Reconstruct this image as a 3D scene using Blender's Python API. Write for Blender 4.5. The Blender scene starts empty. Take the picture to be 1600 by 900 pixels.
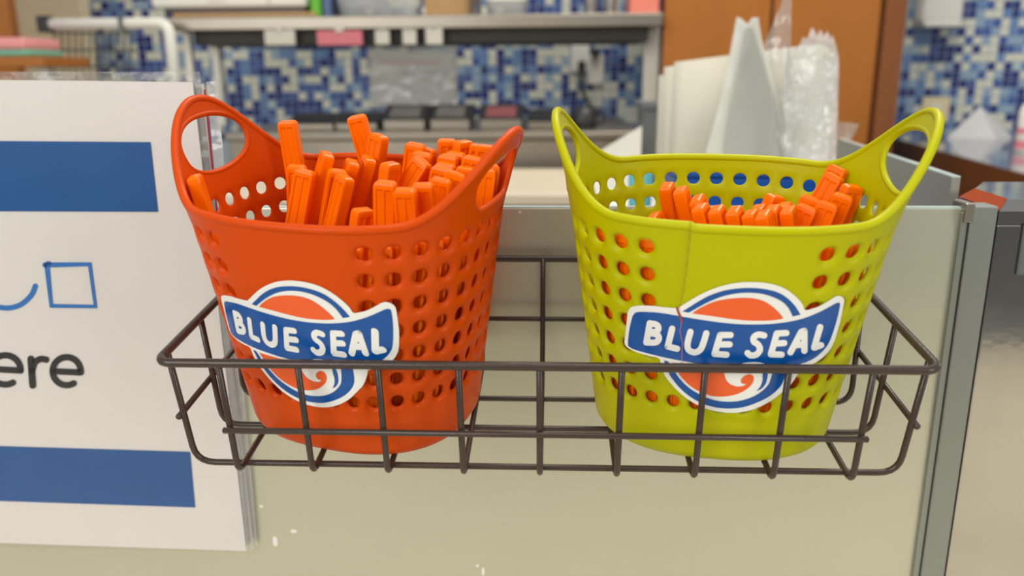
import bpy, bmesh, math, random
import numpy as np
from mathutils import Vector, Matrix
from mathutils.geometry import delaunay_2d_cdt
random.seed(7)
scene = bpy.context.scene
C = bpy.context.collection
Z0 = 0.95                     # height of the wire rack's rim above the floor
TILT = 0.12612                # the rack droops forward by this angle
F = 1270.0                    # focal length in pixels of the 1600 px frame

# ------------------------------------------------------------------ camera
CW = Vector((0.00471, -0.35143479, 0.13024897 + Z0))
RW = Vector((0.99887084, 0.04701353, -0.00683943)).normalized()
FW = Vector((-0.04719815, 0.96558422, -0.25577226)).normalized()
UW = RW.cross(FW).normalized(); RW = FW.cross(UW).normalized()
cam = bpy.data.cameras.new('camera'); cam_o = bpy.data.objects.new('camera', cam); C.objects.link(cam_o)
cam.sensor_width = 36.0; cam.lens = F / 1600 * 36.0; cam.clip_start = 0.01; cam.clip_end = 60
cam.dof.use_dof = True; cam.dof.focus_distance = 0.43; cam.dof.aperture_fstop = 6.5
cam_o.matrix_world = Matrix(((RW.x, UW.x, -FW.x, CW.x), (RW.y, UW.y, -FW.y, CW.y), (RW.z, UW.z, -FW.z, CW.z), (0, 0, 0, 1)))
scene.camera = cam_o

# ------------------------------------------------------------------ world and lights
w = bpy.data.worlds.new('world'); scene.world = w; w.use_nodes = True
bg = w.node_tree.nodes['Background']; bg.inputs[0].default_value = (0.93, 0.96, 1.0, 1); bg.inputs[1].default_value = 0.42
def area(name, loc, target, sx, sy, energy, col, spread=180):
    l = bpy.data.lights.new(name, 'AREA'); l.shape = 'RECTANGLE'; l.size = sx; l.size_y = sy; l.energy = energy; l.color = col; l.spread = math.radians(spread)
    o = bpy.data.objects.new(name, l); C.objects.link(o); o.location = loc
    o.rotation_euler = (Vector(target) - Vector(loc)).to_track_quat('-Z', 'Y').to_euler(); return o
area('daylight_window', (-1.6, -2.2, 2.1), (0, 0.1, 0.95), 2.2, 1.6, 62, (1.0, 0.98, 0.95))
area('ceiling_light', (0.5, 1.3, 2.75), (0.4, 1.4, 0), 1.6, 0.8, 40, (1.0, 0.93, 0.82))
area('ceiling_light', (0.4, -0.4, 2.75), (0.3, -0.3, 0), 1.2, 0.6, 14, (1.0, 0.95, 0.88))
area('added_floor_light', (2.6, -1.9, 1.5), (1.0, -1.25, 0), 1.0, 1.8, 22, (1.0, 0.99, 0.94), 110)  # added light without a known source, brightens the panel's lower right
scene.view_settings.view_transform = 'Standard'; scene.view_settings.look = 'None'
scene.view_settings.exposure = 0.0; scene.view_settings.gamma = 1.0; scene.view_settings.use_curve_mapping = False

# ------------------------------------------------------------------ helpers
def ray(px, py): return FW + RW * ((px - 800) / F) - UW * ((py - 450) / F)
def at(px, py, Y):
    v = ray(px, py); return CW + v * ((Y - CW.y) / v.y)
def atz(px, py, z):
    v = ray(px, py); return CW + v * ((z - CW.z) / v.z)
def lin(c):
    c = c / 255.0
    return c / 12.92 if c <= 0.04045 else ((c + 0.055) / 1.055) ** 2.4
def rgb(r, g, b): return (lin(r), lin(g), lin(b), 1.0)
def mat(name, col, rough=0.5, metal=0.0, spec=0.5, noise=0.0, nscale=40, bump=0.0, bscale=200, transl=0.0, coat=0.0, alpha=1.0, stretch=None, ior=1.45, emit=None):
    m = bpy.data.materials.new(name); m.use_nodes = True; nt = m.node_tree; N = nt.nodes; L = nt.links
    p = N['Principled BSDF']; p.inputs['Base Color'].default_value = col; p.inputs['Roughness'].default_value = rough
    p.inputs['Metallic'].default_value = metal; p.inputs['Specular IOR Level'].default_value = spec; p.inputs['Coat Weight'].default_value = coat
    p.inputs['Coat Roughness'].default_value = 0.08; p.inputs['IOR'].default_value = ior; p.inputs['Alpha'].default_value = alpha
    if emit: p.inputs['Emission Color'].default_value = col; p.inputs['Emission Strength'].default_value = emit
    tc = N.new('ShaderNodeTexCoord'); mp = N.new('ShaderNodeMapping'); L.new(tc.outputs['Object'], mp.inputs[0])
    if stretch: mp.inputs['Scale'].default_value = stretch
    if noise:
        n = N.new('ShaderNodeTexNoise'); n.inputs['Scale'].default_value = nscale; n.inputs['Detail'].default_value = 4; L.new(mp.outputs[0], n.inputs[0])
        mx = N.new('ShaderNodeMix'); mx.data_type = 'RGBA'
        mx.inputs[6].default_value = tuple(max(0, c * (1 - noise)) for c in col[:3]) + (1,)
        mx.inputs[7].default_value = tuple(min(1, c * (1 + noise)) for c in col[:3]) + (1,)
        L.new(n.outputs[0], mx.inputs[0]); L.new(mx.outputs[2], p.inputs['Base Color'])
    if bump:
        n2 = N.new('ShaderNodeTexNoise'); n2.inputs['Scale'].default_value = bscale; L.new(mp.outputs[0], n2.inputs[0])
        b = N.new('ShaderNodeBump'); b.inputs['Strength'].default_value = bump; b.inputs['Distance'].default_value = 0.001
        L.new(n2.outputs[0], b.inputs['Height']); L.new(b.outputs[0], p.inputs['Normal'])
    if transl:
        t = N.new('ShaderNodeBsdfTranslucent'); t.inputs[0].default_value = col
        ms = N.new('ShaderNodeMixShader'); ms.inputs[0].default_value = transl
        L.new(p.outputs[0], ms.inputs[1]); L.new(t.outputs[0], ms.inputs[2]); L.new(ms.outputs[0], N['Material Output'].inputs[0])
    return m
def clear_mat(name, col, gloss=0.25, rough=0.08, bump=0.0, bscale=30, haze=0.0):
    m = bpy.data.materials.new(name); m.use_nodes = True; nt = m.node_tree; N = nt.nodes; L = nt.links
    N.remove(N['Principled BSDF'])
    t = N.new('ShaderNodeBsdfTransparent'); t.inputs[0].default_value = col
    g = N.new('ShaderNodeBsdfGlossy'); g.inputs[1].default_value = rough
    ms = N.new('ShaderNodeMixShader'); L.new(t.outputs[0], ms.inputs[1]); L.new(g.outputs[0], ms.inputs[2])
    fc = N.new('ShaderNodeLayerWeight'); fc.inputs[0].default_value = 0.5
    lw = N.new('ShaderNodeMath'); lw.operation = 'POWER'; lw.inputs[1].default_value = 4.0; L.new(fc.outputs['Facing'], lw.inputs[0])
    mm = N.new('ShaderNodeMath'); mm.operation = 'MULTIPLY_ADD'; mm.inputs[1].default_value = 0.9; mm.inputs[2].default_value = gloss+0.025
    L.new(lw.outputs[0], mm.inputs[0]); L.new(mm.outputs[0], ms.inputs[0]); out = ms
    if haze:
        d = N.new('ShaderNodeBsdfDiffuse'); d.inputs[0].default_value = (0.85, 0.85, 0.8, 1)
        m2 = N.new('ShaderNodeMixShader'); m2.inputs[0].default_value = haze; L.new(ms.outputs[0], m2.inputs[1]); L.new(d.outputs[0], m2.inputs[2]); out = m2
    if bump:
        n2 = N.new('ShaderNodeTexNoise'); n2.inputs['Scale'].default_value = bscale
        tc = N.new('ShaderNodeTexCoord'); L.new(tc.outputs['Object'], n2.inputs[0])
        b = N.new('ShaderNodeBump'); b.inputs['Strength'].default_value = bump; b.inputs['Distance'].default_value = 0.01
        L.new(n2.outputs[0], b.inputs['Height']); L.new(b.outputs[0], g.inputs['Normal'])
    L.new(out.outputs[0], N['Material Output'].inputs[0]); return m

def mesh_obj(name, V, Fc, m, parent=None, smooth=False, M=None):
    me = bpy.data.meshes.new(name); me.from_pydata([tuple(v) for v in V], [], [tuple(f) for f in Fc]); me.update()
    if m: me.materials.append(m)
    if smooth: me.polygons.foreach_set('use_smooth', [True] * len(me.polygons))
    o = bpy.data.objects.new(name, me); C.objects.link(o)
    if parent: o.parent = parent
    if M is not None: o.matrix_world = M
    return o
def empty(name, M):
    o = bpy.data.objects.new(name, None); o.empty_display_size = 0.02; C.objects.link(o); o.matrix_world = M; return o
def tag(o, label, cat, group=None, kind=None):
    if label: o['label'] = label
    if cat: o['category'] = cat
    if group: o['group'] = group
    if kind: o['kind'] = kind
    return o
def struct(o, label=None, cat=None):
    o['kind'] = 'structure'
    if label: o['label'] = label
    if cat: o['category'] = cat
    return o
def boxg(x0, x1, y0, y1, z0, z1, V=None, Fc=None):
    V = [] if V is None else V; Fc = [] if Fc is None else Fc; b = len(V)
    V += [(x0,y0,z0),(x1,y0,z0),(x1,y1,z0),(x0,y1,z0),(x0,y0,z1),(x1,y0,z1),(x1,y1,z1),(x0,y1,z1)]
    Fc += [tuple(b+i for i in f) for f in ((0,3,2,1),(4,5,6,7),(0,1,5,4),(1,2,6,5),(2,3,7,6),(3,0,4,7))]
    return V, Fc
def bevel_data(V, Fc, bw, seg=2):
    bm = bmesh.new(); vs = [bm.verts.new(v) for v in V]
    for f in Fc: bm.faces.new([vs[i] for i in f])
    bmesh.ops.bevel(bm, geom=bm.edges[:], offset=bw, segments=seg, profile=0.5, affect='EDGES')
    bmesh.ops.recalc_face_normals(bm, faces=bm.faces)
    bm.verts.index_update(); V2 = [v.co[:] for v in bm.verts]; F2 = [[v.index for v in f.verts] for f in bm.faces]; bm.free(); return V2, F2
def rbox(name, x0, x1, y0, y1, z0, z1, m, parent=None, bw=0.003, seg=2, M=None):
    V, Fc = boxg(min(x0,x1), max(x0,x1), min(y0,y1), max(y0,y1), min(z0,z1), max(z0,z1))
    if bw: V, Fc = bevel_data(V, Fc, bw, seg)
    return mesh_obj(name, V, Fc, m, parent, smooth=False, M=M)
def prism(poly, z0, z1):
    n = len(poly); V = [(x, y, z0) for x, y in poly] + [(x, y, z1) for x, y in poly]
    Fc = [tuple(reversed(range(n))), tuple(range(n, 2*n))] + [(i, (i+1) % n, n+(i+1) % n, n+i) for i in range(n)]
    return V, Fc
def fillet(P, rad, n=5):
    P = [Vector(p) for p in P]; out = [P[0]]
    for i in range(1, len(P)-1):
        a = (P[i-1]-P[i]); b = (P[i+1]-P[i]); ra = min(rad, a.length*0.45, b.length*0.45)
        A = P[i]+a.normalized()*ra; B = P[i]+b.normalized()*ra
        for k in range(n+1):
            t = k/n; out.append(A*(1-t)**2 + P[i]*2*t*(1-t) + B*t*t)
    out.append(P[-1]); return out
def tube(P, r, closed=False, n=10, V=None, Fc=None, caps=True):
    V = [] if V is None else V; Fc = [] if Fc is None else Fc; P = [Vector(p) for p in P]; m = len(P); b0 = len(V); nrm = None
    for i in range(m):
        if closed: t = P[(i+1) % m]-P[i-1]
        else: t = P[min(i+1, m-1)]-P[max(i-1, 0)]
        t.normalize()
        if nrm is None:
            nrm = t.cross(Vector((0, 0, 1)))
            if nrm.length < 0.1: nrm = t.cross(Vector((0, 1, 0)))
        nrm = (nrm - t*nrm.dot(t)).normalized(); bi = t.cross(nrm)
        for k in range(n):
            a = 2*math.pi*k/n; V.append(tuple(P[i]+nrm*(r*math.cos(a))+bi*(r*math.sin(a))))
    for i in range(m if closed else m-1):
        j = (i+1) % m
        for k in range(n):
            Fc.append((b0+i*n+k, b0+i*n+(k+1) % n, b0+j*n+(k+1) % n, b0+j*n+k))
    if not closed and caps:
        for i, s in ((0, -1), (m-1, 1)):
            d = (P[i]-P[i+s*-1]).normalized(); c = len(V); V.append(tuple(P[i]+d*r*0.6))
            for k in range(n): Fc.append((b0+i*n+k, b0+i*n+(k+1) % n, c) if s > 0 else (b0+i*n+(k+1) % n, b0+i*n+k, c))
    return V, Fc
def catmull(P, sub=6):
    P = [np.array(p, float) for p in P]; out = []
    for i in range(len(P)-1):
        p0 = P[max(i-1, 0)]; p1 = P[i]; p2 = P[i+1]; p3 = P[min(i+2, len(P)-1)]
        for k in range(sub):
            t = k/sub
            out.append(0.5*((2*p1)+(-p0+p2)*t+(2*p0-5*p1+4*p2-p3)*t*t+(-p0+3*p1-3*p2+p3)*t**3))
    out.append(P[-1]); return out
def catmull_closed(P, sub=6):
    n = len(P); P = [np.array(p, float) for p in P]; out = []
    for i in range(n):
        p0, p1, p2, p3 = P[i-1], P[i], P[(i+1) % n], P[(i+2) % n]
        for k in range(sub):
            t = k/sub
            out.append(0.5*((2*p1)+(-p0+p2)*t+(2*p0-5*p1+4*p2-p3)*t*t+(-p0+3*p1-3*p2+p3)*t**3))
    return out
def resample(P, step):
    P = [np.array(p, float) for p in P]; out = [P[0]]
    for a, b in zip(P[:-1], P[1:]):
        n = max(1, int(math.ceil(np.linalg.norm(b-a)/step)))
        for k in range(1, n+1): out.append(a+(b-a)*k/n)
    return out
def stroke2d(P, wd, V, Fc, step=None, capn=8):
    """flat rounded stroke, as strips with round ends"""
    if step: P = resample(P, step)
    P = [np.array(p, float) for p in P]; b = len(V); m = len(P)
    for i in range(m):
        t = P[min(i+1, m-1)]-P[max(i-1, 0)]; t = t/np.linalg.norm(t); n = np.array([-t[1], t[0]])*wd/2
        V.append(P[i]+n); V.append(P[i]-n)
    for i in range(m-1): Fc.append((b+2*i, b+2*i+1, b+2*i+3, b+2*i+2))
    for p, q in ((P[0], P[1]), (P[-1], P[-2])):
        t = p-q; a0 = math.atan2(t[1], t[0]); c = len(V); V.append(p)
        for k in range(capn+1):
            a = a0-math.pi/2+math.pi*k/capn; V.append(p+np.array([math.cos(a), math.sin(a)])*wd/2)
        for k in range(capn): Fc.append((c, c+1+k, c+2+k))
def fill2d(outline, step, holes=()):
    """triangulated flat region with inner grid points, so that it can be bent over a surface"""
    V = []; E = []
    for loop in (outline,)+tuple(holes):
        b = len(V); n = len(loop); V += [Vector((float(p[0]), float(p[1]))) for p in loop]; E += [(b+i, b+(i+1) % n) for i in range(n)]
    xs = [v.x for v in V]; ys = [v.y for v in V]
    x = min(xs)+step*0.37
    while x < max(xs):
        y = min(ys)+step*0.41
        while y < max(ys): V.append(Vector((x, y))); y += step
        x += step
    v2, e2, f2, *_ = delaunay_2d_cdt(V, E, [], 1 if not holes else 2, 1e-5)
    v2 = [np.array((v.x, v.y)) for v in v2]
    par = list(range(len(v2)))
    def root(i):
        while par[i] != i: par[i] = par[par[i]]; i = par[i]
        return i
    for f in f2:
        for j in f[1:]: par[root(j)] = root(f[0])
    cnt = {}
    for f in f2: cnt[root(f[0])] = cnt.get(root(f[0]), 0)+1
    big = max(cnt, key=cnt.get); f2 = [f for f in f2 if root(f[0]) == big]
    use = sorted({i for f in f2 for i in f}); ix = {i: k for k, i in enumerate(use)}
    return [v2[i] for i in use], [tuple(ix[i] for i in f) for f in f2]

# ------------------------------------------------------------------ materials
M_ORANGE = mat('orange plastic', rgb(221, 80, 4), 0.36, spec=0.22, transl=0.22, noise=0.03, nscale=30, bump=0.06, bscale=900)
M_LIME = mat('lime plastic', rgb(196, 196, 0), 0.36, spec=0.22, transl=0.22, noise=0.03, nscale=30, bump=0.06, bscale=900)
M_STICK = mat('bright orange plastic', rgb(255, 120, 0), 0.24, spec=0.3, transl=0.18, noise=0.03, nscale=60)
M_WIRE = mat('brown plastic coated wire', rgb(62, 50, 42), 0.28, noise=0.12, nscale=120, bump=0.15, bscale=400)
M_WHITE = mat('sticker white', rgb(232, 232, 226), 0.3, noise=0.02, nscale=60)
M_SBLUE = mat('sticker blue', rgb(8, 78, 152), 0.25, noise=0.05, nscale=60)
M_SORANGE = mat('sticker orange', rgb(232, 92, 36), 0.28, noise=0.03, nscale=60)
M_CRACK = mat('crack edge', rgb(166, 158, 6), 0.7, noise=0.3, nscale=300)
M_TEAR = mat('torn sticker edge', rgb(150, 70, 40), 0.8, noise=0.4, nscale=400)
M_PANEL = mat('frosted grey panel', rgb(204, 203, 184), 0.36, metal=0.8, noise=0.06, nscale=6, bump=0.05, bscale=600)
M_EDGE = mat('polished glass edge', rgb(190, 205, 200), 0.15, noise=0.1, nscale=50)
M_ALU = mat('brushed aluminium', rgb(150, 154, 148), 0.38, metal=0.8, noise=0.08, nscale=20, stretch=(1, 1, 0.02))
M_STEEL = mat('stainless steel', rgb(150, 143, 130), 0.35, metal=0.9, noise=0.1, nscale=12)
M_BSTEEL = mat('bright steel', rgb(214, 210, 198), 0.35, metal=0.4, noise=0.06, nscale=12)
M_CHROME = mat('polished chrome', rgb(190, 186, 180), 0.07, metal=1.0, noise=0.05, nscale=30, bump=0.05, bscale=90)
M_EDGEREFL = mat('painted reddish edge reflection', rgb(190, 92, 60), 0.2, metal=0.8, noise=0.1, nscale=60)  # colour of the wood's reflection, painted on the chrome edge
M_PAPER = mat('white paper', rgb(232, 226, 219), 0.5, noise=0.02, nscale=15, transl=0.05)
M_SIGNBLUE = mat('printed blue', rgb(20, 84, 148), 0.4, noise=0.10, nscale=35)
M_GLYPH = mat('printed light blue', rgb(52, 118, 190), 0.4, noise=0.04, nscale=60)
M_BLACK = mat('printed black', rgb(34, 34, 36), 0.45, noise=0.1, nscale=60)
M_RED = mat('red paper edge', rgb(176, 34, 60), 0.5, noise=0.1, nscale=60)
M_LAM = clear_mat('glossy laminate film', (0.97, 0.97, 0.97, 1), gloss=0.0, rough=0.10, bump=0.06, bscale=16)
M_FILM = clear_mat('clear plastic film', (0.93, 0.93, 0.92, 1), gloss=0.02, rough=0.12, bump=0.5, bscale=25, haze=0.15)
M_FEDGE = clear_mat('sealed film edge', (0.9, 0.9, 0.9, 1), gloss=0.06, rough=0.15, bump=0.6, bscale=60, haze=0.28)
M_FILM2 = clear_mat('crinkled plastic film', (0.93, 0.93, 0.92, 1), gloss=0.10, rough=0.10, bump=1.0, bscale=60, haze=0.35)
M_GREYFILM = mat('grey translucent plastic', rgb(232, 232, 222), 0.25, noise=0.05, nscale=20, transl=0.4)
M_WOOD = mat('orange brown wood veneer', rgb(166, 100, 28), 0.4, noise=0.22, nscale=9, stretch=(1, 1, 0.08), coat=0.2)
M_WOODD = mat('dark brown wood', rgb(104, 62, 32), 0.45, noise=0.25, nscale=9, stretch=(1, 1, 0.1))
M_BEIGE = mat('beige painted wall', rgb(232, 218, 182), 0.7, noise=0.06, nscale=5)
M_GROUT = mat('pale grout', rgb(176, 192, 204), 0.7, noise=0.06, nscale=40)
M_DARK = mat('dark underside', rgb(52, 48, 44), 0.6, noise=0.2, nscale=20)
M_BLKP = mat('black plastic', rgb(44, 44, 46), 0.4, noise=0.1, nscale=40)
M_GREYP = mat('dark grey plastic', rgb(92, 96, 96), 0.5, noise=0.08, nscale=40)
M_CREAM = mat('cream worktop', rgb(214, 200, 176), 0.35, noise=0.06, nscale=9)
M_WPL = mat('white plastic', rgb(226, 224, 214), 0.4, noise=0.03, nscale=30)
M_FLOOR = mat('pale stone floor', rgb(205, 196, 172), 0.5, noise=0.12, nscale=4)
M_PINK = mat('pink card', rgb(220, 128, 140), 0.6, noise=0.05, nscale=60)
M_GREEN = mat('green card', rgb(96, 176, 40), 0.5, noise=0.06, nscale=50)
M_NAVYC = mat('blue grey card', rgb(84, 100, 140), 0.5, noise=0.08, nscale=50)
M_KRAFT = mat('brown cardboard', rgb(176, 140, 92), 0.7, noise=0.12, nscale=40)
M_TEAL = mat('teal plastic', rgb(96, 176, 186), 0.4, noise=0.05, nscale=50)
M_BLUEP = mat('blue plastic', rgb(0, 70, 150), 0.4, noise=0.05, nscale=50)
M_GLOSSY = mat('glossy counter laminate', rgb(120, 124, 130), 0.06, noise=0.1, nscale=20, spec=0.8, ior=1.9)
M_PINKC = mat('pink cloth', rgb(226, 150, 150), 0.8, noise=0.15, nscale=60)
M_MINT = mat('mint cloth', rgb(120, 176, 150), 0.8, noise=0.15, nscale=60)
M_CANISTER = mat('brushed canister', rgb(170, 165, 160), 0.3, metal=0.9, noise=0.1, nscale=20)
M_MAROON = mat('maroon lid label', rgb(120, 70, 72), 0.5, noise=0.1, nscale=50)
M_LIDTOP = mat('smoky lid', rgb(96, 94, 90), 0.3, noise=0.15, nscale=30)
TILE_COLS = [((40, 52, 118), .21), ((66, 92, 156), .17), ((102, 136, 182), .14), ((146, 170, 190), .15), ((214, 214, 196), .31), ((178, 198, 196), .06)]
M_TILES = [mat('glass tile %d' % i, rgb(*c), 0.15, noise=0.08, nscale=30, coat=0.3) for i, (c, _) in enumerate(TILE_COLS)]

# ------------------------------------------------------------------ setting
YP = 0.152                                                     # front face of the frosted panel
ptop = at(1100, 325.5, YP).z
xr0 = at(1512, 335, YP).x; xr1 = at(1554, 331, YP).x
struct(rbox('floor', -3.5, 3.5, -2.6, 2.6, -0.05, 0.0, M_FLOOR, bw=0))
struct(rbox('floor_street', -14, 14, -26, -2.6, -0.06, -0.01, mat('grey asphalt', rgb(150, 148, 142), 0.8, noise=0.15, nscale=6), bw=0), 'grey paving outside the open shop front')
p = rbox('wall_front_panel', -0.9, xr0, YP, YP+0.006, 0.5, ptop, M_PANEL, bw=0.0006)
p.name = 'trim_1'; panel = p; struct(p, 'frosted grey serving panel behind the wire rack', None)
rbox('edge_strip', -0.9, xr0, YP+0.0005, YP+0.0055, ptop, ptop+0.0008, M_EDGE, p, bw=0)
post = rbox('trim_2', xr0, xr1, YP-0.004, YP+0.012, 0.5, ptop+0.002, M_ALU, bw=0.001); struct(post, 'aluminium post at the end of the frosted panel')
rbox('groove', xr0-0.0045, xr0-0.0005, YP-0.0025, YP, 0.5, ptop-0.002, M_ALU, post, bw=0.0004)
rbox('end_cap', xr0-0.004, xr1-0.014, YP-0.005, YP+0.013, ptop-0.008, ptop+0.004, M_STEEL, post, bw=0.001)
base = rbox('wall_front', -0.9, 1.2, YP-0.01, YP+0.02, 0.0, 0.5, M_WPL, bw=0.002); struct(base, 'counter front below the frosted panel')
sp0 = atz(1517, 291, 1.008)
pane = [(.2830, .228), (.3180, .567), (.3240, .567), (.2890, .228)]
sp = mesh_obj('trim_3', *prism(pane, 0.5, 1.008), mat('grey frosted glass', rgb(138, 138, 126), 0.4, metal=0.2, noise=0.05, nscale=6)); struct(sp, 'frosted side pane running back from the aluminium post')
mesh_obj('edge_strip', *prism(pane, 1.008, 1.0088), M_EDGE, sp)

# back wall with its mosaic
YB = 2.45; PITCH = 0.027
xw0 = at(140, 60, YB).x; xw1 = at(1720, 60, YB).x
wall = rbox('wall_back', xw0, xw1, YB, YB+0.05, 0, 2.0, M_GROUT, bw=0); struct(wall, 'wall faced with small blue and white mosaic tiles')
wl = rbox('wall_left', at(-260, 60, 2.40).x, xw0+0.02, 2.38, 2.44, 0, 2.0, M_BEIGE, bw=0); struct(wl, 'plain beige wall left of the mosaic')
def tile_mesh(m):
    s = PITCH*0.46; V = [(-s,0,-s),(s,0,-s),(s,0,s),(-s,0,s)]; q = s*0.86
    V += [(-q,-0.003,-q),(q,-0.003,-q),(q,-0.003,q),(-q,-0.003,q)]
    Fc = [(4,5,6,7),(0,1,5,4),(1,2,6,5),(2,3,7,6),(3,0,4,7)]
    me = bpy.data.meshes.new('tile'); me.from_pydata(V, [], Fc); me.materials.append(m); me.update(); return me
TM = [tile_mesh(m) for m in M_TILES]
def project(P):
    d = Vector(P)-CW; z = d.dot(FW); return 800+F*d.dot(RW)/z, 450-F*d.dot(UW)/z
cells = []
nx = int((xw1-xw0)/PITCH); nz = 32
zb_t = 0.86
for i in range(nx):
    for k in range(nz):
        x = xw0+PITCH*(i+0.5); z = zb_t+PITCH*(k+0.5); px, py = project((x, YB, z))
        if 1050 < px < 1380 or py < -40 or py > 260: continue
        t = random.random(); ci = 0
        for ci, (_, pr) in enumerate(TILE_COLS):
            t -= pr
            if t < 0: break
        vis = (px > 1398 and py < 215) or (360 < px < 1000 and 72 < py < 170)
        cells.append((0 if vis else 1, abs(px-800) if px < 1390 else -px, x, z, ci, px))
cells.sort(key=lambda c: (c[0], (Vector((c[2], YB, c[3]))-CW).length if c[5] < 1390 else 0.5+abs(c[5]-1400)*1e-3))
for c in cells[:298]:
    o = bpy.data.objects.new('tile', TM[c[4]]); C.objects.link(o); o.parent = wall; o.location = (c[2], YB-0.0002, c[3])
V = []; Fc = []; MI = []
for c in cells[298:]:
    b = len(V); me = TM[c[4]]
    V += [(v.co.x+c[2], v.co.y+YB-0.0002, v.co.z+c[3]) for v in me.vertices]
    for pl in me.polygons: Fc.append(tuple(b+j for j in pl.vertices)); MI.append(c[4])
rest = mesh_obj('mosaic_tiles', V, Fc, None, wall); rest['kind'] = 'stuff'
for m in M_TILES: rest.data.materials.append(m)
rest.data.polygons.foreach_set('material_index', MI)

# ------------------------------------------------------------------ wire rack (built in its own drooping frame)
TR = Matrix.Translation((0, 0, Z0)) @ Matrix.Rotation(TILT, 4, 'X')
W = .36; D = .14449; S = .03771; ZB = -.06329; YBF = .0029; YBB = .122; XB = .1765; ZM = -.03628
rack = tag(empty('wire_rack', TR), 'brown coated wire rack holding two plastic baskets', 'rack')
def wire(name, P, r, rad=0.007, closed=False):
    V, Fc = tube(P if closed else fillet(P, rad), r, closed, 10); return mesh_obj(name, V, Fc, M_WIRE, rack, True)
rp = []
for cx, cy, a0 in ((-W/2+.007, .007, 180), (W/2-.007, .007, 270), (W/2-.007, D-.007, 0), (-W/2+.007, D-.007, 90)):
    for k in range(7):
        a = math.radians(a0+90*k/6); rp.append((cx+.007*math.cos(a), cy+.007*math.sin(a), 0))
wire('rim_wire', rp, .0022, closed=True)
for k in range(9):
    x = (k-4)*S
    wire('cross_wire', [(x, 0.001, 0), (x, YBF+.001, ZB), (x, YBB, ZB), (x, D-.001, 0)], .0016)
for yl, yt in ((.0139, .012), (.0505, .052), (.0824, .098)):
    wire('long_wire', [(-W/2, yt, 0), (-XB, yl, ZB-.001), (XB, yl, ZB-.001), (W/2, yt, 0)], .0016, rad=.010)
t = ZM/ZB; yf = YBF*t-.002; yb = D+(YBB-D)*t+.002; xs = W/2+(XB-W/2)*t+.0022
wire('front_wire', [(-4*S-.0020, yf, ZM), (4*S+.0020, yf, ZM)], .0016)
wire('back_wire', [(-4*S-.0035, yb, ZM), (4*S+.0035, yb, ZM)], .0016)
for s in (-1, 1): wire('side_wire', [(s*xs, .0112, ZM), (s*xs, .108, ZM)], .0016)

# ------------------------------------------------------------------ baskets
ZFL = ZB+.0018
H0 = .1278; NEXP = 2.45
def semi(z):
    t = z/.1318; a = .0609+(.0785-.0609)*t; b = .0512+(.0698-.0512)*t
    if z < .008: k = .008*(1-math.sqrt(max(0, 1-(1-max(z, 0)/.008)**2))); a -= k; b -= k
    if z > .112: e = .0045*((z-.112)/.058)**1.6; a += e; b += e*0.5
    return a, b
def rad(phi, z):
    a, b = semi(z); r = (abs(math.cos(phi)/b)**NEXP+abs(math.sin(phi)/a)**NEXP)**(-1/NEXP)
    return r+.0048*((z-.112)/.058)**1.6*max(0, math.sin(phi))**2 if z > .112 else r
def P0(phi, z): r = rad(phi, z); return Vector((r*math.sin(phi), -r*math.cos(phi), z))
# arc length table at mid height
NT = 2880; _ph = [2*math.pi*i/NT for i in range(NT+1)]; _pts = [P0(a, .076) for a in _ph]; _s = [0.0]
for i in range(NT): _s.append(_s[-1]+(_pts[i+1]-_pts[i]).length)
PER = _s[-1]; _s = np.array(_s); _ph = np.array(_ph)
def phi_of(s): return float(np.interp(s % PER, _s, _ph))
def s_of(phi): return float(np.interp(phi % (2*math.pi), _ph, _s))
def surf(s, z, off=0.0):
    phi = phi_of(s); p = P0(phi, z)
    if off == 0.0: return p
    e = 1e-3; n = (P0(phi+e, z)-P0(phi-e, z)).cross(P0(phi, z+5e-4)-P0(phi, z-5e-4)).normalized()
    return p+n*off
NC = 36; SUB = 4; NCOL = NC*SUB; DS = PER/NCOL
ROW0 = .0288; RH = .01342; NR = 7; ZTOPC = ROW0+NR*RH
TH = .0026
def end_d(s):        # distance along the wall to the nearest handle centre
    s = s % PER; return min(abs(s-PER/4), abs(s-3*PER/4))
HW = 8*DS
HT = {'R': .1663, 'L': .1638}      # tops of the two handles of the basket being built
def htop(s): return HT['R'] if (s % PER) < PER/2 else HT['L']
def h_outer(s):
    d = end_d(s); L = .061
    return H0+((htop(s)-H0)*(0.5+0.5*math.cos(math.pi*d/L))**1.12 if d < L else 0)
def hmid(s): return htop(s)-.0225
def hole_low(s): q = min(1, end_d(s)/HW); return max(hmid(s)-.0150*math.sqrt(max(0, 1-q*q))**0.8, .1262)
def hole_high(s): q = min(1, end_d(s)/HW); return hmid(s)+.0145*math.sqrt(max(0, 1-q**2.2))
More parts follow.
